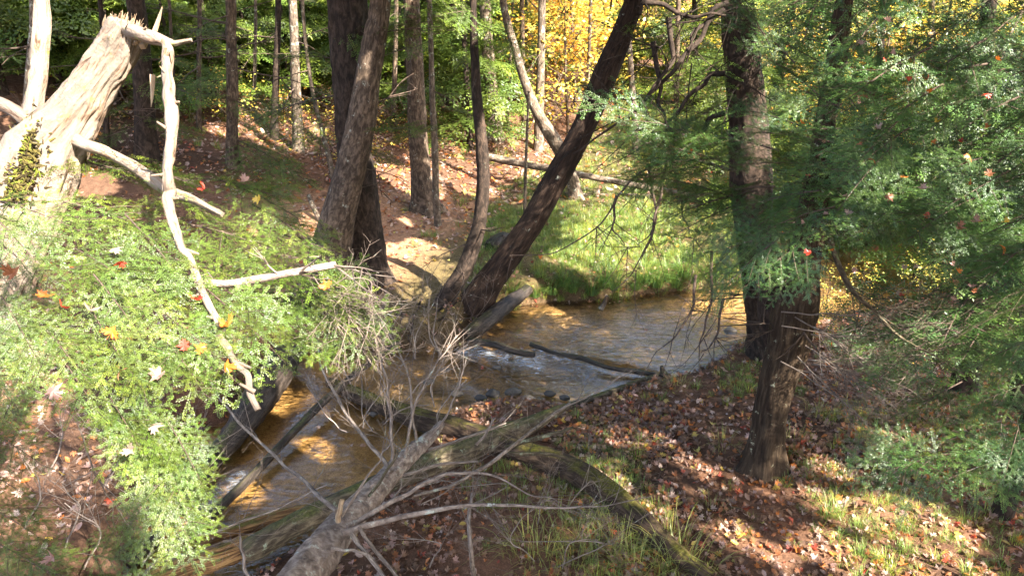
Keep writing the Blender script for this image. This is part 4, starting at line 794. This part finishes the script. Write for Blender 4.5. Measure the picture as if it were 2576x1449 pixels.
tw = thing('twig_tangle', 'dead twiggy branches hanging beside the forked trunk', 'branch', atD(2000, 900, 6.4))
for q in range(12):
    x, y = rng.uniform(1960, 2060), rng.uniform(780, 960); a = rng.uniform(-.2, 1.0)
    stick(tw, 'twig', [(x, y, 4, 6.4), (x + 90 * math.cos(a), y + 60 * math.sin(a), 3.5, 6.2), (x + 220 * math.cos(a), y + 160 * math.sin(a), 2, 6.0)], seed=80 + q, sub=8, sl=.45)
tw = thing('dead_branch', 'mossy dark limb arching down right of the forked tree', 'branch', atD(2090, 600, 5.6))
stick(tw, 'limb', [(2080, 590, 16, 5.6), (2120, 690, 16, 5.6), (2160, 745, 15, 5.6), (2200, 780, 12, 5.7), (2260, 840, 9, 5.8), (2340, 890, 6, 5.9), (2420, 940, 4, 6.0)], seed=99, sub=14, mat=M_mosslog, sl=.6)
tw = thing('dead_branch', 'thin twigs lying over the dark log and grey branches', 'branch', atD(1180, 1330, 5.6))
for q in range(10):
    x, y = rng.uniform(950, 1450), rng.uniform(1160, 1440); d = fd(x, y, .4)
    stick(tw, 'twig', [(x, y, 4, d), (x + rng.uniform(-120, 120), y - 60, 3.5, d), (x + rng.uniform(-160, 160), y - rng.uniform(20, 150), 2, d + .1)], seed=110 + q, sub=6, sl=.4)

# ------------------------------------------------------------------ leaves, grass and undergrowth
def maple_leaf(curl, seed):
    rng = np.random.default_rng(seed)
    o = [(0, -.1), (.14, -.34), (.26, -.28), (.22, -.12), (.48, -.16), (.40, -.02), (.52, .12), (.34, .12), (.38, .36), (.20, .26), (.10, .34), (0, .66)]
    o = o + [(-x, y) for x, y in o[-2:0:-1]]; o = np.array(o) + rng.normal(0, .012, (len(o), 2)); V = np.vstack([[0, .06], o]); z = curl * (np.abs(V[:, 0]) ** 1.5 * 1.6 + .5 * np.maximum(V[:, 1], 0) ** 2) + rng.normal(0, .02, len(V))
    n = len(o); F = np.array([[0, q + 1, (q + 1) % n + 1] for q in range(n)]); g = Geo(); g.add(np.column_stack([V, z]), F)
    g.add([(-.008, -.1, 0), (.008, -.1, 0), (.012, -.55, curl * .3 + .05), (.0, -.55, curl * .3 + .05)], np.array([[0, 1, 2, 3]])); return g
def oval_leaf(curl):
    o = np.array([(0, -.5), (.22, -.25), (.28, .05), (.16, .32), (0, .5), (-.16, .32), (-.28, .05), (-.22, -.25)]); V = np.vstack([[0, 0], o]); n = 8
    g = Geo(); g.add(np.column_stack([V, curl * V[:, 0] ** 2 * 3 + curl * .4 * V[:, 1]]), np.array([[0, q + 1, (q + 1) % n + 1] for q in range(n)])); return g
MAP = [maple_leaf(c, q) for q, c in enumerate((.7, -.5, 1.3, .35))]; OVL = [oval_leaf(c) for c in (.4, -.5)]
PAL = np.array([(.50, .32, .27), (.56, .41, .34), (.44, .27, .21), (.46, .18, .07), (.58, .20, .04), (.40, .07, .03), (.60, .42, .08), (.55, .48, .13), (.24, .13, .07), (.34, .19, .11), (.17, .09, .055), (.54, .41, .34)])
def euler_m(a, b, c): return np.array(Matrix.Rotation(c, 3, 'Z') @ Matrix.Rotation(b, 3, 'Y') @ Matrix.Rotation(a, 3, 'X'))
def scatter_leaves(name, label, pos, size, tmpl, pal, w, rng, tilt=.35, mat=None):
    g = Geo(); n = len(pos); ks = rng.integers(0, len(tmpl), n); ci = rng.choice(len(pal), n, p=np.array(w) / np.sum(w)); T = [q.arr() for q in tmpl]
    for k in range(len(tmpl)):
        sel = np.where(ks == k)[0]; V, Fl, C, U, Ml = T[k]; m = len(sel); R = np.stack([euler_m(rng.normal(0, tilt), rng.normal(0, tilt), rng.uniform(0, 6.28)) for _ in range(m)])
        S = size * rng.uniform(.45, 1.4, m); W = np.einsum('nij,vj->nvi', R, V) * S[:, None, None] + pos[sel][:, None, :]
        W[..., 2] += np.maximum(0, -(W[..., 2] - pos[sel][:, None, 2]).min(1))[:, None] * .8
        col = np.repeat((pal[ci[sel]] * rng.uniform(.7, 1.2, (m, 1)))[:, None, :], len(V), 1).reshape(-1, 3)
        for f in Fl:
            pass
        base = g.n; g.V.append(W.reshape(-1, 3)); g.C.append(col); g.U.append(np.zeros((m * len(V), 2))); g.n += m * len(V)
        for f in Fl: 
            ff = (f[None] + (np.arange(m) * len(V))[:, None, None]).reshape(-1, f.shape[1]) + base; g.F.append(ff); g.M.append(np.zeros(len(ff), int))
    o = link(name, make_mesh(name, g, mat or M_leaf, False)); tag(o, label, None, None, 'stuff'); return o
rng = np.random.default_rng(21)
def pts_in(x0, x1, y0, y1, n, cond):
    x = rng.uniform(x0, x1, n); y = rng.uniform(y0, y1, n); d, ins, near, u = fields(x, y); k = cond(x, y, d, ins, near, u); x, y = x[k], y[k]
    return np.column_stack([x, y, terrain(x, y) + .006])
infr = lambda x, y: np.abs(x) < .74 * y + .8
dens = lambda x, y, s=1.3, sd=40: noise2(x, y, s, sd) * .5 + .5
P1 = pts_in(-1.5, 9, 3.0, 11.5, 95000, lambda x, y, d, i, n, u: n & ~i & (d > .05) & infr(x, y) & (rng.random(len(x)) < (.30 + .7 * smooth(.35, .75, dens(x, y))) * (.30 + .7 * smooth(.2, 1.3, x) * smooth(8.6, 6.8, y))))
scatter_leaves('fallen_leaves', 'pink, orange and brown maple leaves covering the near bank', P1, .062, MAP + OVL[:1], PAL, [2.2, 1.3, 3, 4.5, 2.4, 1.2, 1.3, 1.0, 8, 9, 6, 1.2], rng)
P2 = pts_in(-8, 6, 3.0, 20, 42000, lambda x, y, d, i, n, u: ~n & ~i & infr(x, y) & (u > -.6) & (rng.random(len(x)) < .30 + .5 * smooth(11, 14, y) + .5 * smooth(8, 6, y)))
scatter_leaves('hillside_leaves', 'russet leaf litter on the far bank and hillside', P2, .075, OVL + MAP[:2], PAL, [4, 4, 5, 5, 3, 1, 1, 1, 6, 8, 3, 4], rng)
P3 = pts_in(-30, 30, 14, 45, 26000, lambda x, y, d, i, n, u: ~i & infr(x, y))
scatter_leaves('far_leaves', 'leaf litter across the distant woods floor', P3, .15, OVL, PAL, [2, 2, 3, 4, 3, 1, 3, 4, 6, 6, 3, 2], rng)
P4 = pts_in(-3, 6, 4, 12, 9000, lambda x, y, d, i, n, u: (~i) & (d < .35) & infr(x, y)); 
scatter_leaves('bank_leaves', 'wet leaves gathered along the edges of the stream', P4[:4200], .055, MAP, PAL, [3, 3, 3, 3, 2, 1, 2, 2, 8, 8, 5, 2], rng)
# needle and twig litter
g = Geo(); Pn = pts_in(-6, 8, 3, 14, 9000, lambda x, y, d, i, n, u: ~i & infr(x, y))
L = rng.uniform(.03, .16, len(Pn)); a = rng.uniform(0, 6.28, len(Pn)); D = np.stack([np.cos(a), np.sin(a), rng.normal(0, .12, len(Pn))], 1); N = np.stack([-D[:, 1], D[:, 0], 0 * a], 1) * .0022
q = [Pn - N, Pn + D * L[:, None] - N + [0, 0, .004], Pn + D * L[:, None] + N + [0, 0, .004], Pn + N]
g.add(np.stack(q, 1).reshape(-1, 3), np.arange(len(Pn) * 4).reshape(-1, 4), np.repeat(rng.uniform(.5, 1.4, (len(Pn), 1)) * np.array([[.26, .17, .12]]), 4, 0))
tag(link('twig_litter', make_mesh('twig_litter', g, M_leaf, False)), 'small twigs and needles scattered over the ground', kind='stuff')

def tuft(n, h, spread, w, rng, col, bend=1.0):
    g = Geo(); a = rng.uniform(0, 6.28, n); r = spread * np.sqrt(rng.random(n)) * .35; b = rng.uniform(.15, 1.0, n) * bend; hh = h * rng.uniform(.55, 1.15, n); ww = w * rng.uniform(.6, 1.2, n)
    dx, dy = np.cos(a), np.sin(a); V = []; S = 4
    for s in range(S + 1):
        t = s / S; out = r + b * hh * .75 * t ** 1.8; z = hh * (t - .55 * b * t ** 2.6); c = np.stack([dx * out, dy * out, z], 1); nn = np.stack([-dy, dx, 0 * dx], 1) * (ww * (1 - t) ** .7 * .5 + .0006)[:, None]; V += [c - nn, c + nn]
    V = np.stack(V, 1); m = 2 * (S + 1); F = np.array([[2 * s, 2 * s + 1, 2 * s + 3, 2 * s + 2] for s in range(S)]); F = (F[None] + (np.arange(n) * m)[:, None, None]).reshape(-1, 4)
    cc = np.array(col) * rng.uniform(.65, 1.35, (n, 1)) * np.where(rng.random((n, 1)) < .22, [[1.7, 1.3, 1.2]], [[1, 1, 1]]); g.add(V.reshape(-1, 3), F, np.repeat(cc, m, 0)); return g
GT = [tuft(30, .20, .24, .006, rng, (.155, .245, .05)).arr() for _ in range(4)]
def scatter_tufts(name, label, P, T, rng, s=(.6, 1.3), cols=None):
    g = Geo(); pk = rng.integers(0, len(T), len(P))
    for k in range(len(T)):
        sel = np.where(pk == k)[0]; ms = []; cm = []
        for q in sel:
            m = np.eye(4); sc = rng.uniform(*s); m[:3, :3] = euler_m(0, 0, rng.uniform(0, 6.28)) * sc; m[:3, 3] = P[q] - [0, 0, .015]; ms.append(m); cm.append(rng.uniform(.75, 1.25) * (np.array([1, 1, 1]) if rng.random() < .7 else np.array([1.5, 1.15, .9])))
        if ms: g.stamp(T[k], ms, cm)
    return tag(link(name, make_mesh(name, g, M_grass, False)), label, kind='stuff')
meadow = lambda x, y, d, i, n, u: ~n & ~i & (d > .04) & infr(x, y) & (u < -.15 + .3 * noise2(x, y, 1.1, 50)) & (rng.random(len(x)) < .4 + .6 * smooth(.25, .6, dens(x, y, .9, 51)))
Pm = np.vstack([pts_in(-.6, 8, 9.5, 14, 6500, meadow), pts_in(-1, 14, 14, 25, 7500, meadow)])
scatter_tufts('meadow_grass', 'lush green grass and sedge on the flat beyond the stream', Pm, GT, rng, (.35, 1.0))
Pg = pts_in(-.5, 8.5, 3.2, 9.5, 9000, lambda x, y, d, i, n, u: n & ~i & infr(x, y) & (d > .25) & (rng.random(len(x)) < .45 * smooth(.5, .75, dens(x, y, 1.0, 55)) + .02))
scatter_tufts('bank_grass', 'thin low grass growing through the leaves of the near bank', Pg, GT, rng, (.25, .75))
Pw = pts_in(-7, 1, 11, 19, 900, lambda x, y, d, i, n, u: ~n & (u > -.5) & (rng.random(len(x)) < .5 * smooth(.5, .7, dens(x, y, .7, 57))))
scatter_tufts('slope_grass', 'sparse yellow grass on the sunny slope', Pw, GT, rng, (.6, 1.1))
TUS = [make_mesh('grass_tussock', tuft(150, .42, .30, .009, rng, (.10, .19, .035), 1.25), M_grass, False) for _ in range(3)]
TUF = [make_mesh('sedge_tuft', tuft(46, .44, .75, .0055, rng, (.30, .33, .08), 1.5), M_grass, False) for _ in range(3)]
def tus(lst, meshes, name, lab, cat, group, sc=1.0):
    for q, (x, y) in enumerate(lst):
        p = onground(x, y); m = np.eye(4); m[:3, :3] = euler_m(0, 0, rng.uniform(0, 6.28)) * sc * rng.uniform(.75, 1.15); m[:3, 3] = p - [0, 0, .02]
        o = link(name, meshes[q % 3], None, m); tag(o, lab, cat, group)
tus([(1345, 742), (1390, 735), (1440, 728), (1490, 735), (1545, 722), (1600, 722), (1650, 716), (1700, 716), (1745, 706), (1790, 698), (1420, 715), (1520, 712), (1620, 705), (1720, 690), (1830, 690), (1870, 680), (1290, 735), (1680, 700)], TUS, 'grass_tussock', 'green tussock of long grass drooping over the far edge of the stream', 'grass tussock', 'grass tussocks along the far bank')
tus([(1360, 1420), (1420, 1390), (1480, 1360), (1440, 1440), (1500, 1430), (1560, 1400), (1560, 1340), (1600, 1440), (1650, 1430), (1690, 1400), (1400, 1340), (1720, 1445), (1330, 1380), (1530, 1300)], TUF, 'sedge_tuft', 'yellow green sedge tuft with long arching blades at the bottom centre', 'sedge', 'sedge tufts at the bottom centre', 1.0)
tus([(1710, 965), (1690, 975), (1860, 980), (2290, 1130), (2310, 1150), (2380, 1180), (2150, 1350), (2000, 1120), (1820, 1120), (2060, 1040), (1790, 1290), (2100, 1290), (2240, 1280), (2300, 1250), (2450, 1250)], TUF, 'grass_clump', 'small clump of grass among the fallen leaves of the near bank', 'grass clump', 'grass clumps on the near bank', .6)

# hillside and background woods
def leaf_cloud(n, R, zc, zr, size, cols, rng, clumps=40):
    c = rng.normal(0, 1, (clumps, 3)); c /= np.linalg.norm(c, axis=1)[:, None]; c *= rng.uniform(.35, 1, (clumps, 1)) ** .6; c = c * [R, R, zr] + [0, 0, zc]
    k = rng.integers(0, clumps, n); P = c[k] + rng.normal(0, 1, (n, 3)) * [R * .17, R * .17, zr * .07]; N = rng.normal(0, 1, (n, 3)) * [.5, .5, .35] + [0, 0, 1]; N /= np.linalg.norm(N, axis=1)[:, None]
    u = np.cross(N, rng.normal(0, 1, (n, 3))); u /= np.linalg.norm(u, axis=1)[:, None]; v = np.cross(N, u); s = size * rng.uniform(.5, 1.2, (n, 1)); cc = cols[rng.integers(0, len(cols), n)] * rng.uniform(.7, 1.25, (n, 1))
    V = np.stack([P - u * s * .5, P - v * s * .32, P + u * s * .5, P + v * s * .32], 1).reshape(-1, 3); return V, np.arange(4 * n).reshape(-1, 4), np.repeat(cc, 4, 0), c
YEL = np.array([(.74, .60, .08), (.66, .62, .12), (.74, .50, .06), (.50, .52, .10), (.70, .38, .05)]); YG = np.array([(.50, .47, .07), (.64, .55, .08), (.34, .36, .06), (.72, .56, .09), (.20, .26, .06)]); ORA = np.array([(.76, .44, .05), (.80, .58, .08), (.70, .30, .04), (.76, .62, .10)])
def decid(h, R, n, size, cols, seed, zc=.62, stem=.06):
    rng = np.random.default_rng(seed); g = Geo(); V, F, C, c = leaf_cloud(n, R, h * zc, h * (1 - zc) * .95, size, cols, rng, 46); g.add(V, F, C); me = make_mesh('crown', g, M_leaf, False)
    g = Geo(); tube(g, [(0, 0, -.1), (.04, .02, h * .3), (-.03, .05, h * .6), (0, 0, h * .9)], [stem, stem * .8, stem * .55, stem * .15], n=14, k=8)
    for q in c[::3]: 
        z = rng.uniform(.25, .7) * h; tube(g, [(0, 0, z), tuple((q + [0, 0, z]) / 2 - [0, 0, .08]), tuple(q)], [stem * .3, stem * .2, .004], n=6, k=4, cap=False)
    return me, make_mesh('trunk', g, M_bark)
DT = {'yellow': [decid(6, 2.1, 1900, .13, YEL, 1), decid(5.4, 1.9, 1700, .13, YEL, 2)], 'green': [decid(6, 2.1, 1700, .12, YG, 3), decid(5.2, 1.8, 1500, .12, YG, 4)], 'orange': [decid(5.8, 2.1, 2200, .13, ORA, 5)]}
SH = {'yellow': [decid(1.7, .65, 300, .065, YEL, 11, .55, .014), decid(1.3, .6, 260, .06, YEL, 12, .5, .012)], 'green': [decid(1.8, .7, 300, .065, YG, 13, .55, .014), decid(1.2, .6, 260, .06, YG, 14, .5, .012)], 'orange': [decid(1.6, .6, 300, .065, ORA, 15, .55, .014)]}
def place(kind, meshes, x, y, s, rng, name, label, cat, group, sink=0):
    z = tz(x, y); t = thing(name, label, cat, (x, y, z - sink), group); t.rotation_euler = (rng.normal(0, .05), rng.normal(0, .05), rng.uniform(0, 6.28)); t.scale = (s, s, s)
    link('crown', meshes[0], t); link('trunk', meshes[1], t); return t
rng = np.random.default_rng(31)
def at_img(x, Y): return (x - 1288) / FPX * (Y * math.cos(PITCH) + 1.2)
for x, Y, kd, s in [(1330, 21, 'orange', 1.0), (1400, 23, 'yellow', 1.0), (1460, 22, 'orange', 1.05), (1520, 25, 'yellow', 1.1), (1290, 26, 'yellow', 1.0), (1370, 27, 'orange', 1.1), (1600, 28, 'yellow', 1.1), (1680, 27, 'green', 1.1), (1580, 24, 'green', .9), (1760, 30, 'green', 1.2),
        (1820, 27, 'yellow', 1.0), (2260, 18, 'yellow', .9), (2330, 16, 'yellow', .9), (2220, 15, 'orange', .8), (2400, 17, 'yellow', .9), (1250, 23, 'yellow', .9), (1440, 20, 'yellow', .8), (850, 22, 'yellow', .8), (560, 24, 'yellow', .9), (2180, 20, 'orange', .8), (2350, 19, 'yellow', .9), (2480, 18, 'orange', .8), (2560, 20, 'yellow', .9), (2080, 24, 'yellow', 1), (1960, 27, 'yellow', 1.1), (640, 24, 'yellow', 1.0), (740, 27, 'yellow', 1.1), (820, 25, 'green', .9), (480, 26, 'yellow', 1.0),
        (520, 22, 'green', .9), (300, 25, 'yellow', 1.0), (180, 22, 'green', .9), (60, 24, 'yellow', 1.1), (-60, 22, 'green', 1), (960, 30, 'yellow', 1.2), (1060, 28, 'yellow', 1.1), (1150, 27, 'green', 1), (1210, 31, 'yellow', 1.2), (880, 33, 'yellow', 1.2), (700, 34, 'green', 1.3), (400, 32, 'yellow', 1.2), (560, 31, 'yellow', 1.1), (100, 30, 'yellow', 1.2), (2450, 25, 'green', 1), (2200, 28, 'green', 1.1), (2650, 22, 'green', 1)]:
    m = DT[kd][rng.integers(len(DT[kd]))]; place(kd, m, at_img(x, Y), Y, s * rng.uniform(.9, 1.15), rng, 'maple_tree', {'yellow': 'yellow leaved tree in the far woods', 'green': 'yellow green leaved tree in the far woods', 'orange': 'golden orange maple in the sunny far woods'}[kd], 'tree', kd + ' leaved trees in the far woods', sink=.9)
for q in range(70):
    Y = rng.uniform(14.5, 27); x = rng.uniform(-100, 1150) if q < 60 else rng.uniform(1500, 2600)
    if x > 1450 and Y < 17 : Y += 6
    kd = rng.choice(['yellow', 'green', 'green', 'orange'] if q % 3 else ['green', 'yellow']); X_ = at_img(x, Y); d_, i_, n_, u_ = fields(np.array([X_]), np.array([Y]))
    if i_[0] or d_[0] < .4: continue
    m = SH[kd][rng.integers(len(SH[kd]))]; place(kd, m, X_, Y, rng.uniform(.5, 1.15), rng, 'leafy_shrub', {'yellow': 'low yellow leaved sapling on the woods floor', 'green': 'low green leaved sapling on the woods floor', 'orange': 'low orange leaved sapling on the woods floor'}[kd], 'shrub', kd + ' saplings on the woods floor', sink=.05)
for q, (x, Y, kd, s) in enumerate([(2140, 10.2, 'green', .5), (2230, 10.9, 'yellow', .45), (2380, 10.4, 'green', .5), (2110, 9.3, 'green', .45), (2150, 9.2, 'yellow', .4), (2480, 9.8, 'green', .8), (2300, 12.5, 'yellow', 1), (2400, 12.8, 'green', 1), (2200, 13, 'orange', .9)]):
    place(kd, SH[kd][0], at_img(x, Y), Y, s, rng, 'leafy_shrub', 'yellow and green sapling beside the stream behind the forked tree', 'shrub', 'saplings beyond the forked tree')
# far hemlocks, full skirts of boughs
def hemt(seed, h=7.0):
    rng = np.random.default_rng(seed); g = Geo(); ms = {0: [], 1: [], 2: [], 3: []}; cm = {0: [], 1: [], 2: [], 3: []}; n = 24
    for q in range(n):
        t = (q + rng.random()) / n; z = .9 + (h - .9) * t; a = q * 2.4 + rng.uniform(-.4, .4); L = (2.3 * (1 - t) ** .7 + .4) * rng.uniform(.7, 1.15); k = int(rng.integers(4))
        ms[k].append(frame((0, 0, z), (math.cos(a) * L, math.sin(a) * L, z - .12 * L), rng.normal(0, .25))); cm[k].append(rng.uniform(.6, 1.4))
    for k in ms: g.stamp(LO[k], ms[k], cm[k])
    me = make_mesh('crown', g, M_needle, False); g = Geo(); tube(g, [(0, 0, -.1), (.03, 0, h * .4), (0, 0, h)], [.13, .09, .01], n=16, k=9, rough=.05)
    for q in range(26): 
        a = rng.uniform(0, 6.28); z = rng.uniform(.4, 5); L = rng.uniform(.5, 1.4); tube(g, [(0, 0, z), (math.cos(a) * L, math.sin(a) * L, z + rng.uniform(-.3, .2))], [.014, .004], n=4, k=4, cap=False)
    return me, make_mesh('trunk', g, M_barkdk)
HT = [hemt(s) for s in (1, 2, 3)]
for x, Y, s in [(30, 14, .7), (240, 19, .8), (300, 15, .6), (520, 18, .6), (450, 15.5, .45), (640, 18.5, .5), (730, 17.5, .5), (790, 20, .7), (560, 22, .8), (970, 19, .5), (170, 15.5, .6), (380, 16.5, .6), (480, 19.5, .8), (610, 20.5, .8), (700, 19.5, .75), (780, 18, .6), (90, 17, .7), (230, 16, .6), (540, 16.5, .5), (440, 24, .9), (660, 25, 1), (820, 24, .9), (1000, 23, .8), (1120, 22, .8), (430, 21, .7), (-60, 17, .8), (700, 22, .7), (830, 21, .7), (980, 22, 1), (1030, 19, .8), (1130, 20, .9), (1180, 17.5, .7), (1240, 21, .8), (930, 26, 1.1), (1100, 25, 1.1), (1600, 24, .8), (1760, 23, .9), (1840, 18, .7), (1950, 22, 1), (1700, 28, 1.0), (2120, 18, .7), (2300, 17, .7), (2560, 15, .8), (2380, 22, 1), (1440, 32, 1.1), (200, 27, 1.1), (340, 22, 1), (2080, 13.5, .5), (2380, 12, .5), (1900, 14, .45)]:
    m = HT[rng.integers(3)]; place('', m, at_img(x, Y), Y, s * rng.uniform(.9, 1.1), rng, 'hemlock_tree', 'dark green hemlock with drooping boughs in the woods behind', 'tree', 'dark hemlocks in the woods behind')
g = Geo(); n = 42000; x = rng.uniform(-42, 48, n); y = rng.uniform(34, 62, n); z = terrain(x, y) + rng.uniform(-.2, 11, n); k = vnoise(np.stack([x * .4, y * .4, z * .5], -1), 61) > -.12; P = np.stack([x, y, z], 1)[k]
V, F, C, c_ = leaf_cloud(len(P), 1, 0, 1, .42, np.vstack([YEL, YG, YG]), rng); V = V.reshape(-1, 4, 3); V = V - V.mean(1, keepdims=True) + P[:, None, :]; g.add(V.reshape(-1, 3), F, C)
tag(link('distant_woods', make_mesh('distant_woods', g, M_leaf, False)), 'sunlit yellow green foliage of the distant woods', kind='stuff')

# leaves caught on the boughs
SP = np.vstack(SAMP); sx, sy, sdp = project(SP)
def rest(x, y, col, size, lab, name='maple_leaf', group=None, oval=False):
    k = np.where((np.abs(sx - x) < 26) & (np.abs(sy - y) < 26))[0]
    if len(k) == 0: return
    d = np.percentile(sdp[k], 6) - .02; p = atD(x, y, d); up = np.array([rng.normal(0, .8), -.2 + rng.normal(0, .75), 1.0]); up /= np.linalg.norm(up)
    a = rng.normal(0, 1, 3); ux = np.cross(up, a); ux /= np.linalg.norm(ux); uy = np.cross(up, ux); m = np.eye(4); m[:3, 0] = ux * size; m[:3, 1] = uy * size; m[:3, 2] = up * size; m[:3, 3] = p
    V, Fl, C, U, Ml = (OVL[0] if oval else MAP[rng.integers(4)]).arr(); g = Geo()
    for f in Fl: pass
    g.V = [V]; g.F = Fl; g.C = [np.broadcast_to(np.array(col), V.shape)]; g.U = [U]; g.M = Ml; g.n = len(V)
    tag(link(name, make_mesh(name, g, M_leaf, False), None, m), lab, 'leaf', group)
cn = {'pink': (.40, .23, .19), 'red': (.55, .06, .03), 'orange': (.70, .20, .03), 'yellow': (.68, .46, .05), 'brown': (.34, .13, .06), 'pale': (.36, .26, .21)}
SZ = .058
for x, y, c, w in [(305, 660, 'red', 'large red leaf lying flat on the bright young hemlock'), (130, 985, 'pink', 'big pale pink leaf with pointed lobes on the lower left bough'), (108, 745, 'orange', 'orange maple leaf near the left edge'), (465, 868, 'red', 'dark red curled leaf in the middle of the young hemlock'), (505, 875, 'orange', 'orange red leaf touching a dark red one'), (570, 925, 'orange', 'glowing orange leaf right of the hanging limb'),
        (300, 935, 'brown', 'brown curled leaf left of centre of the young hemlock'), (400, 942, 'pink', 'pinkish leaf below the dark red pair'), (228, 780, 'pale', 'pale tan leaf high on the lower boughs'), (155, 772, 'red', 'small red leaf right of the orange leaf by the left edge'), (570, 822, 'orange', 'rust leaf beside the hanging limb'), (388, 1070, 'pale', 'white leaf low on the drooping boughs'), (325, 1130, 'pale', 'pale green white leaf on the lowest drooping bough'),
        (515, 475, 'red', 'bright red leaf on the upper sunlit bough'), (490, 755, 'red', 'small red leaf above the red pair'), (648, 500, 'yellow', 'yellow leaf on the upper sunlit bough'), (620, 455, 'pink', 'pink leaf at the top edge of the sunlit boughs'), (280, 835, 'orange', 'rust orange leaf left of the middle boughs'), (120, 255, 'orange', 'glowing orange leaf in the crotch of the broken tree'), (130, 1400, 'pink', 'peach leaf on the small hemlock at the bottom left'), (285, 625, 'pale', 'tan leaf where the sunlit and green boughs meet'), (30, 690, 'brown', 'brown leaf at the left edge'), (820, 720, 'orange', 'small orange leaf at the right tip of the sunlit boughs')]:
    rest(x, y, cn[c], SZ * rng.uniform(.8, 1.3), w)
rr = np.random.default_rng(8)
for q in range(72):
    x = rr.uniform(1980, 2560); y = rr.uniform(40, 760); c = rr.choice(['pink', 'pale', 'orange', 'pink', 'yellow', 'red', 'pale', 'orange', 'brown'])
    if x < 2150 and y < 300: continue
    rest(x, y, cn[c], .048 * rr.uniform(.7, 1.3), {'pink': 'pink', 'pale': 'whitish', 'orange': 'orange', 'yellow': 'yellow', 'red': 'red', 'brown': 'brown'}[c] + ' fallen leaf caught on the blue green hemlock', group={'pink': 'pink', 'pale': 'whitish', 'orange': 'orange', 'yellow': 'yellow', 'red': 'red', 'brown': 'brown'}[c] + ' leaves caught on the right hemlock')

# exposed roots on the undercut bank below the curved and leaning trunks
rt = thing('tree_roots', 'dark roots and debris spilling down the undercut bank below the curved trunk', 'roots', onground(1110, 790)); rng = np.random.default_rng(77); g = Geo()
for q in range(18):
    x, y = rng.uniform(960, 1230), rng.uniform(750, 800); p = onground(x, y); P = [p]
    for w in range(4): 
        x += rng.normal(0, 22); y += rng.uniform(10, 32); z_ = onground(x, y); z_[2] += .02; P.append(z_)
    r0 = rng.uniform(.005, .018); tube(g, P, np.linspace(r0, r0 * .3, 5), n=16, k=6, rough=.2, wob=.02)
part('roots', g, M_barkdk, rt)
st = thing('twig_tangle', 'fine bare twigs sprawling over the stream behind the grey fallen tree', 'branch', atZ(1000, 950, .3)); 
for q in range(16):
    x, y = rng.uniform(820, 1180), rng.uniform(880, 1100); d = fd(x, y, .35); a = rng.uniform(-2.6, -.6)
    stick(st, 'twig', [(x, y, 4, d), (x + 60 * math.cos(a), y + 60 * math.sin(a), 4, d + .1), (x + rng.uniform(120, 190) * math.cos(a + .3), y + 150 * math.sin(a + .3), 2.5, d + .1)], seed=200 + q, sub=5, sl=.5)
s2 = thing('twig_tangle', 'brown twigs hanging out from the tip of the sunlit boughs', 'branch', atD(900, 800, 4.0))
for q in range(12):
    x, y = rng.uniform(760, 900), rng.uniform(690, 860); stick(s2, 'twig', [(x, y, 3.5, 4.0), (x + rng.uniform(20, 80), y + rng.uniform(0, 60), 3, 3.95), (x + rng.uniform(60, 150), y + rng.uniform(60, 180), 2, 3.95)], seed=230 + q, sub=4, sl=.25)

# floating and meadow leaves, stones in the shallows
rng = np.random.default_rng(91)
P6 = pts_in(-3, 7, 4, 13, 700, lambda x, y, d, i, n, u: i & infr(x, y) & (rng.random(len(x)) < .1 + .9 * smooth(.35, .0, d))); P6[:, 2] = .012 + .055 * upstream(P6[:, 0], P6[:, 1])
scatter_leaves('floating_leaves', 'fallen leaves floating along the stream margins', P6[:260], .055, MAP, PAL, [3, 3, 3, 3, 2, 2, 3, 3, 6, 6, 4, 3], rng, tilt=.05)
P7 = pts_in(-1, 10, 9.5, 20, 2600, lambda x, y, d, i, n, u: ~n & ~i & (u < 0) & infr(x, y)); P7[:, 2] += rng.uniform(0, .12, len(P7))
scatter_leaves('meadow_leaves', 'scattered leaves lying in the meadow grass', P7, .06, MAP, PAL, [2, 2, 3, 4, 2, 1, 2, 2, 7, 7, 4, 2], rng)
M_stone = bark('stone', (0.10, 0.09, 0.08), (0.26, 0.24, 0.21), lich=.05, su=8, sv=8, bump=.4, rough=.6)
def stone(x, y, w, up=.0):
    p = atZ(x, y, .03); a = np.linspace(0, 2 * math.pi, 17); b = np.linspace(0, math.pi, 10); A, B_ = np.meshgrid(a, b); D = np.stack([np.sin(B_) * np.cos(A), np.sin(B_) * np.sin(A), np.cos(B_)], -1); rr2 = w / 2 / FPX * depth(p)
    V = D * (rr2 * (1 + .35 * vnoise(D * 1.6 + x, 5)))[..., None] * [1.25, .9, .6] + p; i, j = np.meshgrid(np.arange(9), np.arange(16), indexing='ij'); bb = (i * 17 + j).ravel(); g = Geo()
    g.add(V.reshape(-1, 3), np.stack([bb, bb + 17, bb + 18, bb + 1], 1)); tag(link('stone', make_mesh('stone', g, M_stone)), 'small wet stone breaking the surface of the stream', 'stone', 'wet stones in the stream')
for x, y, w in ((1838, 832, 26), (1385, 990, 26), (1290, 985, 34), (1330, 1002, 28), (1240, 990, 30), (1190, 905, 22), (1250, 925, 18), (1120, 930, 20), (1080, 960, 24), (1150, 990, 26), (940, 1040, 22), (900, 1000, 18), (1420, 1000, 22), (690, 1330, 22), (740, 1310, 18), (1210, 1000, 24)): stone(x, y, w)
